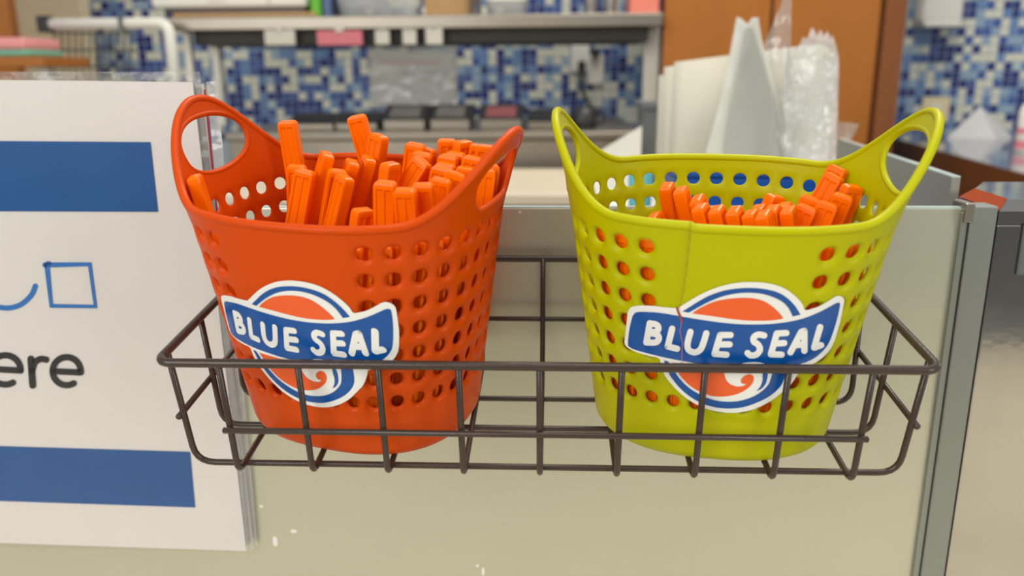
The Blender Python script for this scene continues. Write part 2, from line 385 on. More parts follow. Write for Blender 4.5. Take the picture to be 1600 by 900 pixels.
def build_basket(name, mbody, M, label, blank, crack=None):
    root = tag(empty(name, M), label, 'basket')
    def lift(s):     # the cracked rim stands a little higher on one side of the crack
        if crack is None: return 0.0, 0.0
        d = (crack-s+PER/2) % PER-PER/2
        if d <= 1e-6 or d > .08: return 0.0, 0.0
        return .0013*math.exp(-d/.03), .0005*math.exp(-d/.01)
    def pt(s, z, off):
        dz, do = lift(s); k = min(1, max(0, (z-.085)/.045)); return surf(s, z+dz*k*k, off+do*k)
    V = []; Fc = []; cache = {}
    def vid(s, z, off):
        key = (round((s % PER)/DS*64) % (NCOL*64), round(z*1e6), round(off*1e6))
        if key not in cache: cache[key] = len(V); V.append(pt(s, z, off))
        return cache[key]
    def quad(a, b, c, d, flip):
        q = [a, b, c, d]; q2 = [x for i, x in enumerate(q) if x not in q[:i]]
        if len(q2) < 3: return
        Fc.append(tuple(reversed(q2)) if flip else tuple(q2))
    def nohole(c, r): return (c in (NC-2, NC-1, 0, 1, 2)) and r >= 1 if blank else False
    for inner in (False, True):
        o0 = -TH if inner else 0.0
        # hole cells; cell c is centred on column c
        for c in range(NC):
            for r in range(NR):
                sc = c*SUB*DS; zc = ROW0+(r+.5)*RH; B = []
                for i in range(SUB): B.append((sc+(-2+i)*DS, zc-RH/2))
                for i in range(SUB): B.append((sc+2*DS, zc-RH/2+RH*i/4))
                for i in range(SUB): B.append((sc+(2-i)*DS, zc+RH/2))
                for i in range(SUB): B.append((sc-2*DS, zc+RH/2-RH*i/4))
                if nohole(c, r):
                    for i in range(4):
                        for k in range(4):
                            g = [(sc+(-2+i+a)*DS, zc-RH/2+RH*(k+b)/4) for a, b in ((0, 0), (1, 0), (1, 1), (0, 1))]
                            quad(*[vid(x, y, o0) for x, y in g], inner)
                    continue
                prev = [vid(x, y, o0) for x, y in B]
                rings = ((.0057, 0), (.0050, -.00025), (.0042, -.0009), (.0036, -.0015), (.0034, -.0020)) if not inner else ((.0040, -TH), (.0035, -TH+.0003), (.0034, -.0020))
                for rr, off in rings:
                    cur = []
                    for i, (x, y) in enumerate(B):
                        a = math.atan2(-1+(0 if i < 4 else 0), 0)
                        ang = math.atan2((y-zc)/(RH/2), (x-sc)/(2*DS))
                        key = ('h', c, r, i, round(rr*1e6), round(off*1e6))
                        if key not in cache: cache[key] = len(V); V.append(pt(sc+rr*math.cos(ang), zc+rr*math.sin(ang), off))
                        cur.append(cache[key])
                    for i in range(16):
                        j = (i+1) % 16; quad(prev[i], prev[j], cur[j], cur[i], inner)
                    prev = cur
        # lower band and foot
        zs = [ROW0, .022, .016, .012, .008, .0055, .0032, .0014, 0.0003] if not inner else [ROW0, .022, .016, .012, .008, .0055, .0042]
        for i in range(NCOL):
            for za, zb2 in zip(zs[1:], zs[:-1]):
                quad(vid(i*DS, za, o0), vid((i+1)*DS, za, o0), vid((i+1)*DS, zb2, o0), vid(i*DS, zb2, o0), inner)
        cz = len(V); V.append(Vector((0, 0, zs[-1]+(0.0008 if not inner else 0))))
        for i in range(NCOL):
            a, b = vid(i*DS, zs[-1], o0), vid((i+1)*DS, zs[-1], o0); Fc.append((cz, a, b) if inner else (cz, b, a))
        # band above the holes
        def zcol(i):
            s = i*DS; ho = h_outer(s); d = end_d(s); mid = None
            lo = hole_low(s) if d <= HW+1e-6 else None
            return s, ho, lo, (hole_high(s) if lo is not None else None)
        def column(i):
            s, ho, lo, hi = zcol(i)
            if lo is None:
                f = max(0, 1-(end_d(s)-HW)/.03); m = (ZTOPC+ho)/2*(1-f)+hmid(s)*f; m = min(m, ho-.002); lo = hi = m
            return s, [ZTOPC+(lo-ZTOPC)*k/3 for k in range(4)], [hi+(ho-hi)*k/3 for k in range(4)]
        cols = [column(i) for i in range(NCOL)]
        for i in range(NCOL):
            s0, l0, u0 = cols[i]; s1, l1, u1 = cols[(i+1) % NCOL]; s1 = (i+1)*DS
            for k in range(3):
                quad(vid(s0, l0[k], o0), vid(s1, l1[k], o0), vid(s1, l1[k+1], o0), vid(s0, l0[k+1], o0), inner)
            if end_d((i+.5)*DS) > HW:
                for k in range(3):
                    quad(vid(s0, u0[k], o0), vid(s1, u1[k], o0), vid(s1, u1[k+1], o0), vid(s0, u0[k+1], o0), inner)
    mesh_obj('body', V, Fc, mbody, root, True)
    # handles: the straps over the openings
    for e in (NCOL//4, 3*NCOL//4):
        V2 = []; F2 = []; n = 32; rows = 4
        for inner in (0, 1):
            b = len(V2)
            for i in range(n+1):
                s = e*DS-HW+2*HW*i/n; lo, ho = hole_high(s), h_outer(s)
                for k in range(rows+1): V2.append(pt(s, lo+(ho-lo)*k/rows, -TH*inner))
            for i in range(n):
                for k in range(rows):
                    q = (b+i*(rows+1)+k, b+(i+1)*(rows+1)+k, b+(i+1)*(rows+1)+k+1, b+i*(rows+1)+k+1); F2.append(tuple(reversed(q)) if inner else q)
        # rounded lip around the opening
        ring = []
        for i in range(40): a = math.pi-math.pi*i/40; s = e*DS+HW*math.cos(a); ring.append(pt(s, hole_high(s), -TH/2))
        for i in range(40): a = -math.pi*i/40; s = e*DS+HW*math.cos(a); ring.append(pt(s, hole_low(s), -TH/2))
        tube(ring, .0016, True, 8, V2, F2)
        mesh_obj('handle', V2, F2, mbody, root, True)
    R = []
    n = NCOL*3
    for i in range(n): s = i*PER/n; R.append(pt(s, h_outer(s), -TH/2))
    V3, F3 = tube(R, .0021, True, 10)
    mesh_obj('rim', V3, F3, mbody, root, True)
    if crack is not None:
        path = [(crack+.0002, H0+.0012), (crack-.0001, .125), (crack-.0008, .115), (crack-.0014, .105), (crack-.0022, .097), (crack-.0036, .0885)]
        path = resample(path, .0008); V4 = []; F4 = []
        for i, (s, z) in enumerate(path):
            wv = .00035*(1-.6*i/len(path))*(0.7+0.6*random.random()); V4 += [pt(s-wv, z, .0006), pt(s+wv, z, .00025)]
        for i in range(len(path)-1): F4.append((2*i, 2*i+1, 2*i+3, 2*i+2))
        top = []
        for k in range(7): a = math.radians(-30+k*35); top.append((crack+.0001, H0+.0021*math.sin(a)+.0002, -TH/2+.0023*math.cos(a)))
        b = len(V4)
        for s, z, off in top: V4 += [pt(s-.0003, z, off), pt(s+.0003, z, off)]
        for i in range(6): F4.append((b+2*i, b+2*i+1, b+2*i+3, b+2*i+2))
        c = mesh_obj('crack', V4, F4, M_CRACK, root); c['label'] = 'crack running down from the rim'
    return root
LC = (.0920, .0648, -.12); OC = (-.0975, .0668, -.27)
def BM(c): return TR @ Matrix.Translation((c[0], c[1], ZFL)) @ Matrix.Rotation(c[2], 4, 'Z')
LM = BM(LC); OM = BM(OC)
def ray_to_wall(px, py, M):
    """point of the basket wall seen through a pixel of the photograph -> (arc, height)"""
    I = M.inverted(); o = I @ CW; d = (I.to_3x3() @ ray(px, py)).normalized()
    def g(t): p = o+d*t; return math.hypot(p.x, p.y)-rad(math.atan2(p.x, -p.y), min(max(p.z, 0), .2))
    t = .2
    while g(t) > 0 and t < .8: t += .002
    a, b = t-.002, t
    for _ in range(30):
        m = (a+b)/2
        if g(m) > 0: a = m
        else: b = m
    p = o+d*b; s = s_of(math.atan2(p.x, -p.y)); return (s-PER if s > PER/2 else s), p.z
crack_s = ray_to_wall(1079, 372, LM)[0]
HT.update(R=.1605, L=.1690)
orange_b = build_basket('plastic_basket', M_ORANGE, OM, 'orange perforated plastic basket with two loop handles', True)
HT.update(R=.1663, L=.1640)
lime_b = build_basket('plastic_basket', M_LIME, LM, 'lime green perforated plastic basket with a cracked rim', True, crack_s)

# stickers: outlines measured on the lime basket (units of 1/4.092 pixel), laid on the wall
def Zm(p): return ray_to_wall(960+p[0]/4.092, 430+p[1]/4.092, LM)
outer = catmull_closed([(92,225),(115,200),(165,192),(240,193),(320,202),(398,208),(410,204),(450,180),(520,137),(600,97),(700,62),(800,44),(880,41),(960,46),(1040,63),(1110,96),(1170,146),(1203,188),(1217,220),(1262,211),(1310,194),(1360,165),(1402,138),(1430,129),(1455,138),(1465,162),(1455,220),(1438,300),(1415,380),(1388,450),(1350,503),(1300,545),(1240,575),(1190,592),(1175,620),(1130,690),(1075,740),(1000,800),(900,850),(800,874),(700,874),(600,855),(500,810),(420,750),(362,690),(325,640),(300,580),(288,530),(230,515),(150,492),(95,466),(70,440),(68,412),(78,330),(86,255)], 3)
banner = catmull_closed([(125,250),(148,233),(220,232),(300,238),(430,260),(560,282),(700,301),(840,311),(980,309),(1100,296),(1200,274),(1290,240),(1360,205),(1412,176),(1432,173),(1437,188),(1420,270),(1390,370),(1360,440),(1310,498),(1250,540),(1150,572),(1040,585),(920,590),(800,588),(700,582),(560,565),(440,545),(330,524),(230,500),(140,475),(102,457),(90,435),(100,340),(118,265)], 3)
ring_up = [(437,228)]+[tuple(p) for p in catmull([(520,175),(600,130),(700,95),(800,80),(880,78),(960,85),(1040,105),(1100,140),(1150,190),(1187,248)], 3)]+[tuple(p) for p in catmull([(1138,260),(1110,205),(1070,165),(1010,135),(940,115),(860,108),(780,113),(690,132),(600,168),(530,205),(475,236)], 3)]
or_up = catmull_closed([(505,235),(560,200),(640,165),(730,147),(830,140),(910,148),(970,170),(1030,215),(1072,262),(1064,276),(980,286),(850,286),(720,272),(600,254),(515,243)], 3)
ring_lo = [tuple(p) for p in catmull([(318,540),(345,610),(365,650),(430,728),(520,795),(620,835),(720,848),(820,840),(920,806),(1000,762),(1060,705),(1085,650),(1095,588)], 3)]+[tuple(p) for p in catmull([(1015,590),(1003,640),(985,690),(955,725),(900,765),(820,795),(730,805),(640,795),(560,765),(480,718),(420,660),(378,600),(345,548)], 3)]
or_lo = [tuple(p) for p in catmull([(375,555),(400,600),(430,650),(500,715),(600,762),(690,772),(780,757),(850,720),(885,680),(888,645),(865,630),(830,640),(808,665),(815,688),(838,692),(820,705),(770,705),(725,680),(705,640),(700,600),(680,585),(560,580),(450,566)], 4)]
swirl = catmull_closed([(785,572),(830,555),(900,550),(950,558),(990,578),(960,594),(880,597),(810,593)], 4)
cres = [tuple(p) for p in catmull([(945,640),(945,670),(930,710),(905,738)], 4)]+[tuple(p) for p in catmull([(935,725),(965,690),(978,640),(975,600)], 4)]+[(950, 600)]
letters = [[(230,302),(208,425)],[(230,304),(268,310),(284,330),(272,355),(222,362)],[(222,364),(272,374),(287,398),(268,424),(208,425)],
  [(371,337),(343,450),(402,465)],[(487,357),(468,435),(478,474),(515,488),(550,470),(570,425),(588,366)],
  [(742,377),(676,377),(640,498),(716,503)],[(662,437),(736,437)],[(956,380),(918,374),(890,392),(890,418),(918,440),(928,470),(908,500),(872,508),(850,492)],
  [(1096,364),(1036,367),(998,500),(1066,502)],[(1018,432),(1082,428)],[(1122,488),(1190,358),(1210,350),(1210,478)],[(1150,442),(1206,437)],[(1310,326),(1272,458),(1316,442)]]
CURVED = (1, 2, 4, 7)
lc = ray_to_wall(1150, 533, LM)
def sticker(root, centre, rot, label, dark_crack):
    def place(p):
        s, z = Zm(p); s -= lc[0]; z -= lc[1]; c, n = math.cos(rot), math.sin(rot)
        return centre[0]+s*c-z*n, centre[1]+s*n+z*c
    def layer(name, regions, strokes, m, off, parent, step=26):
        V = []; Fc = []
        for rg in regions:
            v, f = fill2d(rg, step); b = len(V); V += v; Fc += [tuple(b+i for i in q) for q in f]
        for pth, wd, cv in strokes:
            for seg in ([pth] if cv else list(zip(pth[:-1], pth[1:]))): stroke2d(seg, wd, V, Fc, step=12)
        W3 = [surf(*place(p), off) for p in V]
        F2 = []
        for q in Fc:   # turn every face outwards
            n = Vector((0, 0, 0)); A, B, Cc = W3[q[0]], W3[q[1]], W3[q[2]]; n = (B-A).cross(Cc-A)
            F2.append(q if n.x*A.x+n.y*A.y > 0 else tuple(reversed(q)))
        return mesh_obj(name, W3, F2, m, parent, True)
    st = layer('sticker', [outer], [], M_WHITE, .0004, root); st['label'] = label
    layer('blue_print', [banner, ring_up, ring_lo, cres], [], M_SBLUE, .00055, st)
    layer('orange_print', [or_up], [], M_SORANGE, .00055, st); layer('orange_print', [or_lo], [], M_SORANGE, .00055, st)
    layer('white_print', [swirl], [], M_WHITE, .0007, st)
    layer('lettering', [], [([tuple(q) for q in catmull(pl, 5)] if i in CURVED else pl, 40, i in CURVED) for i, pl in enumerate(letters)], M_WHITE, .0007, st)
    if dark_crack:
        layer('tear', [], [([(402,205),(412,235),(428,270),(432,290)], 14, True)], M_TEAR, .0009, st)
        layer('tear', [], [([(432,290),(420,350),(436,420),(432,560)], 3, True)], M_PINK, .0009, st)
sticker(lime_b, lc, 0.0, 'blue and orange round sticker with the white letters BLUE SEAL', True)
sticker(orange_b, ray_to_wall(471, 527, OM), -0.03, 'blue and orange round sticker with the white letters BLUE SEAL', False)

# ------------------------------------------------------------------ orange plastic sticks standing in the baskets
LST = .113
def stick_mesh():
    hw, ht, g = .0052, .0031, .0006
    prof = [(-hw,-ht*.8),(-hw*.93,-ht),(-hw*.70,-ht),(-hw*.62,-ht+g),(-hw*.16,-ht+g),(-hw*.08,-ht+g*.2),(hw*.08,-ht+g*.2),(hw*.16,-ht+g),(hw*.62,-ht+g),(hw*.70,-ht),(hw*.93,-ht),(hw,-ht*.8)]
    prof = prof+[(-x, -y) for x, y in prof]; n = len(prof); V = []; Fc = []
    for z, sx, sy, flat in ((-LST, .8, .7, 0), (-LST+.004, 1, 1, 0), (-.0042, 1, 1, 0), (-.0032, 1, 1, 1), (-.0014, .95, .97, 1), (-.0004, .80, .86, 1), (0, .60, .62, 1)):
        for x, y in prof:
            if flat and abs(x) < hw*.9: y = math.copysign(ht, y)
            V.append((x*sx, y*sy, z))
    for r in range(6):
        for i in range(n): Fc.append((r*n+i, r*n+(i+1) % n, (r+1)*n+(i+1) % n, (r+1)*n+i))
    Fc.append(tuple(reversed(range(n)))); Fc.append(tuple(range(6*n, 7*n)))
    me = bpy.data.meshes.new('plastic_stick'); me.from_pydata(V, [], Fc); me.materials.append(M_STICK); me.update(); return me
SM = stick_mesh()
TRI = TR.inverted()
def put_stick(B, c, tip, h, low, dyl, az, label, group):
    o = TRI @ CW; R3 = TRI.to_3x3()
    v = R3 @ ray(*tip); T = o+v*((ZFL+h-o.z)/v.z)
    v2 = R3 @ ray(*low); Lw = o+v2*((T.y+dyl-o.y)/v2.y)
    Bi = TRI @ B; Bi = Bi.inverted(); T = Bi @ T; Lw = Bi @ Lw
    STK[id(B)].append([T, T+(Lw-T).normalized()*LST, Vector((math.cos(math.radians(az)), math.sin(math.radians(az)), 0)), label, group, (.02 if tip[0] > 1000 else .12) if (tip[1] > 270 and tip[0] < 700) or tip[0] < 600 or tip[0] > 1000 else .8])
STK = {}
def axes(T, E, x0): z = (T-E).normalized(); x = (x0-z*x0.dot(z)).normalized(); return x, z.cross(x), z
def fix_wall(k):
    """keep all corners of a stick inside the basket"""
    for it in range(8):
        T, E, x0 = k[0], k[1], k[2]; x, y, z = axes(T, E, x0); worst = 0
        for f in (0, .12, .25, .45, .7, 1):
            for sx in (-.0054, .0054):
                for sy in (-.0034, .0034):
                    p = T+(E-T)*f+x*sx+y*sy
                    if p.z > .15: continue
                    l = math.hypot(p.x, p.y); v = l-(rad(math.atan2(p.x, -p.y), max(p.z, .004))-TH-.0006)
                    if v > 0:
                        worst = max(worst, v); m = Vector((-p.x/l*v, -p.y/l*v, 0)); T += m*(1-f)*.7; E += m*f*.7
        zm = min((E+x*sx+y*sy).z for sx in (-.0054, .0054) for sy in (-.0034, .0034))
        d = (E-T).normalized()
        if d.z > -.45: d.z = -.45; d.normalize()
        k[1] = T+d*LST
        lo = k[1].z-.0058*math.sqrt(max(0, 1-d.z*d.z))
        if lo < .0056:            # foot on the floor: lean a little further, then raise
            k[0].z += .0056-lo; k[1].z += .0056-lo
        if worst < 2e-4: break
def seg(p1, q1, p2, q2):
    d1, d2, r = q1-p1, q2-p2, p1-p2; a, e, f = d1.dot(d1), d2.dot(d2), d2.dot(r); c, b = d1.dot(r), d1.dot(d2); den = a*e-b*b
    s_ = min(max((b*f-c*e)/den, 0), 1) if den > 1e-12 else 0.5
    t_ = min(max((b*s_+f)/e, 0), 1); s_ = min(max((b*t_-c)/a, 0), 1); return s_, t_, (p1+d1*s_)-(p2+d2*t_)
def half(ax, n): return .0054*abs(ax[0].dot(n))+.0034*abs(ax[1].dot(n))
def settle(B):
    K = STK[id(B)]
    for it in range(70):
        for i in range(len(K)):
            for j in range(i):
                A, D2 = K[i], K[j]
                if (A[0]-D2[0]).length > .05 and (A[1]-D2[1]).length > .05 and it % 3: continue
                s_, t_, n = seg(A[0], A[1], D2[0], D2[1]); L = n.length
                if L > .0112: continue
                aA, aD = axes(*A[:3]), axes(*D2[:3]); best = None
                for ax in (aA[0], aA[1], aD[0], aD[1]):
                    q = n.dot(ax); sp_ = abs(q)-(half(aA, ax)+half(aD, ax)+.0002)
                    if best is None or sp_ > best[0]: best = (sp_, ax if q >= 0 else -ax)
                v = -best[0]; n = best[1].copy(); n.z *= .3; n.normalize()
                if v <= 0: continue
                m = n*v*.5*.6
                wa = 2*A[5]/(A[5]+D2[5]); wd_ = 2-wa
                A[0] += m*(1-s_)*.7*wa; A[1] += m*(.35+s_*.9)*wa; D2[0] -= m*(1-t_)*.7*wd_; D2[1] -= m*(.35+t_*.9)*wd_
        for k in K: fix_wall(k)
    for T, E, x0, label, group, _ in K:
        x, y, z = axes(T, E, x0); o = bpy.data.objects.new('plastic_stick', SM); C.objects.link(o)
        o.matrix_world = B @ Matrix(((x.x, y.x, z.x, T.x), (x.y, y.y, z.y, T.y), (x.z, y.z, z.z, T.z), (0, 0, 0, 1))); tag(o, label, 'stick', group)
STK[id(LM)] = []; STK[id(OM)] = []
GO = 'orange sticks in the orange basket'; GL = 'orange sticks in the lime basket'
LO = 'slim orange plastic stick standing in the orange basket'; LL = 'slim orange plastic stick standing in the lime basket'
osticks = [((447,188),.153,(468,345),0,8,'tall orange plastic stick rising above the back rim beside the big open handle'),((461,262),.135,(463,350),0,20,None),((510,240),.143,(478,352),0,-48,'orange plastic stick leaning right with a pale highlight near its tip'),
 ((553,258),.138,(520,352),0,-48,None),((578,246),.138,(548,342),0,-48,None),((556,180),.156,(581,262),0,10,'tallest grooved orange plastic stick standing against the back rim of the orange basket'),((593,210),.148,(583,272),0,-20,None),
 ((602,283),.141,(603,345),0,8,None),((633,295),.139,(641,340),0,12,None),((661,287),.139,(668,325),0,12,None),((568,326),.126,(565,350),0,60,'short orange plastic stick barely showing above the front rim of the orange basket'),((626,250),.141,(621,292),0,75,None),((645,229),.146,(641,262),0,10,None),((667,247),.141,(632,292),0,-10,'orange plastic stick tilted across its neighbours in the orange basket'),
 ((699,220),.146,(700,250),0,30,None),((720,219),.146,(722,250),0,60,None),((744,228),.145,(742,255),0,20,None),((766,225),.146,(764,255),0,20,None),((694,243),.142,(692,270),0,5,None),((713,241),.142,(712,270),0,5,None),((736,243),.142,(734,270),0,8,None),
 ((696,258),.139,(690,290),0,5,None),((718,254),.139,(714,280),0,5,None),((735,259),.138,(730,290),0,15,None),((690,278),.137,(686,305),0,10,None),((713,270),.138,(700,308),0,15,None),((775,254),.140,(770,300),0,35,None),((759,264),.139,(755,300),0,20,None),
 ((484,262),.136,(478,310),0,10,None),((528,264),.136,(516,335),0,40,None),((541,268),.135,(522,340),0,-30,None),((676,232),.142,(672,262),0,0,None),((660,238),.143,(655,270),0,10,None)]
for tip, h, low, dy, az, lb in osticks: put_stick(OM, OC, tip, h, low, dy, az, lb or LO, None if lb else GO)
PAIR = 'taller orange plastic stick of a leaning pair near the crack of the lime basket'
lsticks = [((1041,288),.126,(1053,345),75,PAIR),((1062,294),.126,(1076,348),75,PAIR),((1020,335),.113,(1026,350),60,None)]
for x, y in ((1082,316),(1103.5,324),(1125,328),(1146,330),(1167.5,332),(1188,332),(1207.7,331.5),(1226,328)): lsticks.append(((x, y-5), .1225, (x+12, y+20), 68, None))
lsticks += [((1172,320),.117,(1184,345),68,None),((1201.5,321),.117,(1212,345),68,None),((1243,313),.119,(1229,345),40,None),((1265,320),.120,(1252,345),-20,None),((1266,311),.119,(1256,335),-15,None),((1294,313),.121,(1282,340),-15,None),
 ((1315,261),.131,(1285,316),-35,'long orange plastic stick leaning on the right wall of the lime basket'),((1313,274),.128,(1283,325),-35,None),((1330,293),.125,(1316,330),20,None),((1319,303),.122,(1305,335),-15,None)]
for tip, h, low, az, lb in lsticks: put_stick(LM, LC, tip, h, low, 0, az, lb or LL, 'pair of taller sticks in the lime basket' if lb == PAIR else None if lb else GL)

def fill_stick(B, s, inset, h, lean, label, group):
    T = surf(s, h, -TH-inset-.0040); E = surf(s+lean, .012, -TH-inset-.0045); x0 = surf(s+.004, h)-surf(s-.004, h)
    STK[id(B)].append([T, T+(E-T).normalized()*LST, x0.normalized(), label, group, 1])
for i in range(11): fill_stick(LM, -.066+i*.0139, .0004, .1090+.0012*math.sin(i*2.3), .006, 'orange plastic stick lying against the front wall of the lime basket', 'orange sticks behind the front holes of the lime basket')
fill_stick(OM, .75*PER+.036, .0006, .137, .003, 'orange plastic stick leaning against the open handle of the orange basket', None); STK[id(OM)][-1][5] = .03
for i in range(7): fill_stick(OM, .030+i*.0135, .0010, .1150+.002*math.sin(i*1.7), -.004, 'orange plastic stick showing through the front holes of the orange basket', 'orange sticks behind the front holes of the orange basket')

settle(LM); settle(OM)

# ------------------------------------------------------------------ laminated sign on the left
YS = YP-0.0045
def sign_sheet(name, corners, Y, m, parent=None, th=.0006, n=14, bulge=0.0):
    """thin sheet between four corners (top left, top right, bottom right, bottom left), slightly wavy"""
    A, B, Cc, Dd = [Vector(c) for c in corners]; V = []; Fc = []
    for side in (0, 1):
        for i in range(n+1):
            for k in range(n+1):
                u, v = i/n, k/n; p = (A*(1-u)+B*u)*(1-v)+(Dd*(1-u)+Cc*u)*v
                p = p+Vector((0, side*th-bulge*math.sin(u*3.3)*math.sin(v*2.6), 0)); V.append(p)
    N1 = (n+1)**2
    for i in range(n):
        for k in range(n):
            q = (i*(n+1)+k, i*(n+1)+k+1, (i+1)*(n+1)+k+1, (i+1)*(n+1)+k); Fc.append(q); Fc.append(tuple(N1+j for j in reversed(q)))
    bd = [k for k in range(n+1)]+[i*(n+1)+n for i in range(1, n+1)]+[n*(n+1)+k for k in range(n-1, -1, -1)]+[i*(n+1) for i in range(n-1, 0, -1)]
    for a, b in zip(bd, bd[1:]+bd[:1]): Fc.append((a, N1+a, N1+b, b))
    return mesh_obj(name, V, Fc, m, parent)
sgn = tag(empty('paper_sign', Matrix.Translation(at(385, 862, YS))), 'white laminated paper sign with blue bars hung on the panel beside the wire rack', 'sign')
SI = sgn.matrix_world.inverted()
def sgp(px, py, Y): return SI @ at(px, py, Y)
def sflat(name, polys, strokes, m, Y, parent):
    V = []; Fc = []
    for rg in polys:
        b = len(V); V += [np.array(q, float) for q in rg]; Fc.append(tuple(b+i for i in range(len(rg))))
    for pth, wd in strokes: stroke2d(pth, wd, V, Fc)
    W3 = [sgp(v[0], v[1], Y) for v in V]; F2 = []
    for q in Fc:
        n = (W3[q[1]]-W3[q[0]]).cross(W3[q[2]]-W3[q[0]]); F2.append(q if n.y < 0 else tuple(reversed(q)))
    return mesh_obj(name, W3, F2, m, parent)
sheet = sign_sheet('sheet', [sgp(-330, 121, YS), sgp(301, 128, YS), sgp(385, 861, YS), sgp(-330, 838, YS)], YS, M_PAPER, sgn)
bar1 = sflat('blue_bar', [[(-330, 218), (235, 222), (247, 331), (-330, 329)]], [], M_SIGNBLUE, YS-.0004, sgn)
bar2 = sflat('blue_bar', [[(-330, 687), (297, 706), (305, 793), (-330, 772)]], [], M_SIGNBLUE, YS-.0004, sgn)
sq = [(73,414),(140,413),(149,479),(80,478),(73,414)]
sflat('symbol', [], [(sq, 8), ([(66+4,411+3),(76,412)], 8), ([tuple(q) for q in catmull([(-40,440),(-25,470),(5,481),(30,477),(48,462),(55,447)], 6)], 8)], M_GLYPH, YS-.0004, sgn)
def arc(cx, cy, rx, ry, a0, a1, n=20): return [(cx+rx*math.cos(math.radians(a0+(a1-a0)*i/n)), cy+ry*math.sin(math.radians(a0+(a1-a0)*i/n))) for i in range(n+1)]
e2 = [(80,581),(126,584)]+arc(104, 582, 22, 21, 5, -200)[0:0]+[(126,582)]
sflat('lettering', [], [([(82,580),(126,582)], 10), (arc(104, 580, 22, 22, 2, -300), 10), ([(-22,576),(32,579)], 10), (arc(8, 578, 24, 23, 2, -300), 10), ([(48,561),(51,602)], 11), ([tuple(q) for q in catmull([(50,580),(54,567),(63,561),(72,562)], 5)], 10)], M_BLACK, YS-.0004, sgn)
film = sign_sheet('laminate', [sgp(-330, 112, YS-.0009), sgp(312, 112, YS-.0009), sgp(397, 862, YS-.0009), sgp(-330, 850, YS-.0009)], YS, M_LAM, sgn, th=.0001, bulge=.0)
for q in ([(-330,112),(312,112),(313,127),(-330,121)], [(302,128),(313,120),(397,861),(386,861)]): sflat('film_edge', [q], [], M_FEDGE, YS-.0008, sgn)
sg2 = tag(empty('paper_sign', Matrix.Translation(at(395, 852, YS+.002))), 'second laminated sheet with a red edge peeking out behind the white sign', 'sign')
SI = sg2.matrix_world.inverted()
sign_sheet('sheet', [sgp(-300, 131, YS+.002), sgp(318, 131, YS+.002), sgp(388, 850, YS+.002), sgp(-300, 835, YS+.002)], YS, M_PAPER, sg2)
sflat('red_edge', [[(318, 140), (321.5, 140), (393, 846), (389, 846)]], [], M_RED, YS+.0018, sg2)
sflat('film_edge', [[(322, 128), (339, 127), (402, 852), (392, 850)]], [], M_FEDGE, YS+.0012, sg2)
sign_sheet('laminate', [sgp(-300, 126, YS+.0013), sgp(339, 126, YS+.0013), sgp(401, 852, YS+.0013), sgp(-300, 845, YS+.0013)], YS, M_LAM, sg2, th=.0001)

# ------------------------------------------------------------------ polished cabinet at the right
zt = .999
cab = tag(empty('chrome_cabinet', Matrix.Translation((.2762, .150, 0))), 'polished chrome cabinet beside the aluminium post', 'cabinet')
cpoly = [(0, 0), (.32, 0), (.32, .092), (.031, .092), (.003, .057)]
V, Fc = bevel_data(*prism(cpoly, 0, zt-.010), .0012); mesh_obj('body', V, Fc, M_CHROME, cab)
inn = [(.009, .010), (.32, .010), (.32, .092), (.036, .092), (.012, .056)]
V = [(x, y, z) for z in (zt-.010, zt-.002) for x, y in cpoly]+[(x, y, zt+.004) for x, y in inn]
mesh_obj('top', V, [(r*5+i, r*5+(i+1) % 5, (r+1)*5+(i+1) % 5, (r+1)*5+i) for r in (0, 1) for i in range(5)]+[(10, 11, 12, 13, 14), (4, 3, 2, 1, 0)], M_CHROME, cab)
mesh_obj('edge_reflection', [(x, y, z+.0005) for x, y, z in (V[5], V[9], V[14], V[10])], [(0, 3, 2, 1)], M_EDGEREFL, cab)  # chamfer face painted with a reddish reflection of the wood
hp = at(1600, 388, .150)
rbox('recess_plate', hp.x-.2762-.003, hp.x-.2762+.05, -.0025, 0, hp.z-.0165, hp.z+.0165, M_GREYP, cab, bw=.001)

# ------------------------------------------------------------------ things behind the panel
def stand(px0, px1, pytop, Y, depth, zbase):
    a = at(px0, pytop, Y); b = at(px1, pytop, Y); return a.x, b.x, Y, Y+depth, zbase, a.z
# prep counter with cream worktop
wz = at(840, 265, 1.50).z; wy0 = atz(840, 303, wz).y
wx0 = at(330, 290, wy0).x; wx1 = at(985, 290, wy0).x
ct = rbox('worktop', wx0, wx1, wy0, 1.52, wz-.022, wz, M_CREAM, bw=.004); tag(ct, 'cream worktop in front of the steel topping station', 'worktop')
cu = tag(empty('base_cabinet', Matrix.Translation((wx0, wy0, 0))), 'brown base cabinet under the cream worktop', 'cabinet')
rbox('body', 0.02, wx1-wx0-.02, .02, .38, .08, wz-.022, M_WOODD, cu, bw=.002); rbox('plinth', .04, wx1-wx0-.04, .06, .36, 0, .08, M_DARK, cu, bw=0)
nd = 3; dw = (wx1-wx0-.04)/nd
for i in range(nd): dd = rbox('door', .022+i*dw, .018+(i+1)*dw, .006, .02, .1, wz-.03, M_WOODD, cu, bw=.002); rbox('handle', .022+i*dw+.03, .022+i*dw+.14, -.006, .004, wz-.08, wz-.065, M_STEEL, dd, bw=.002)
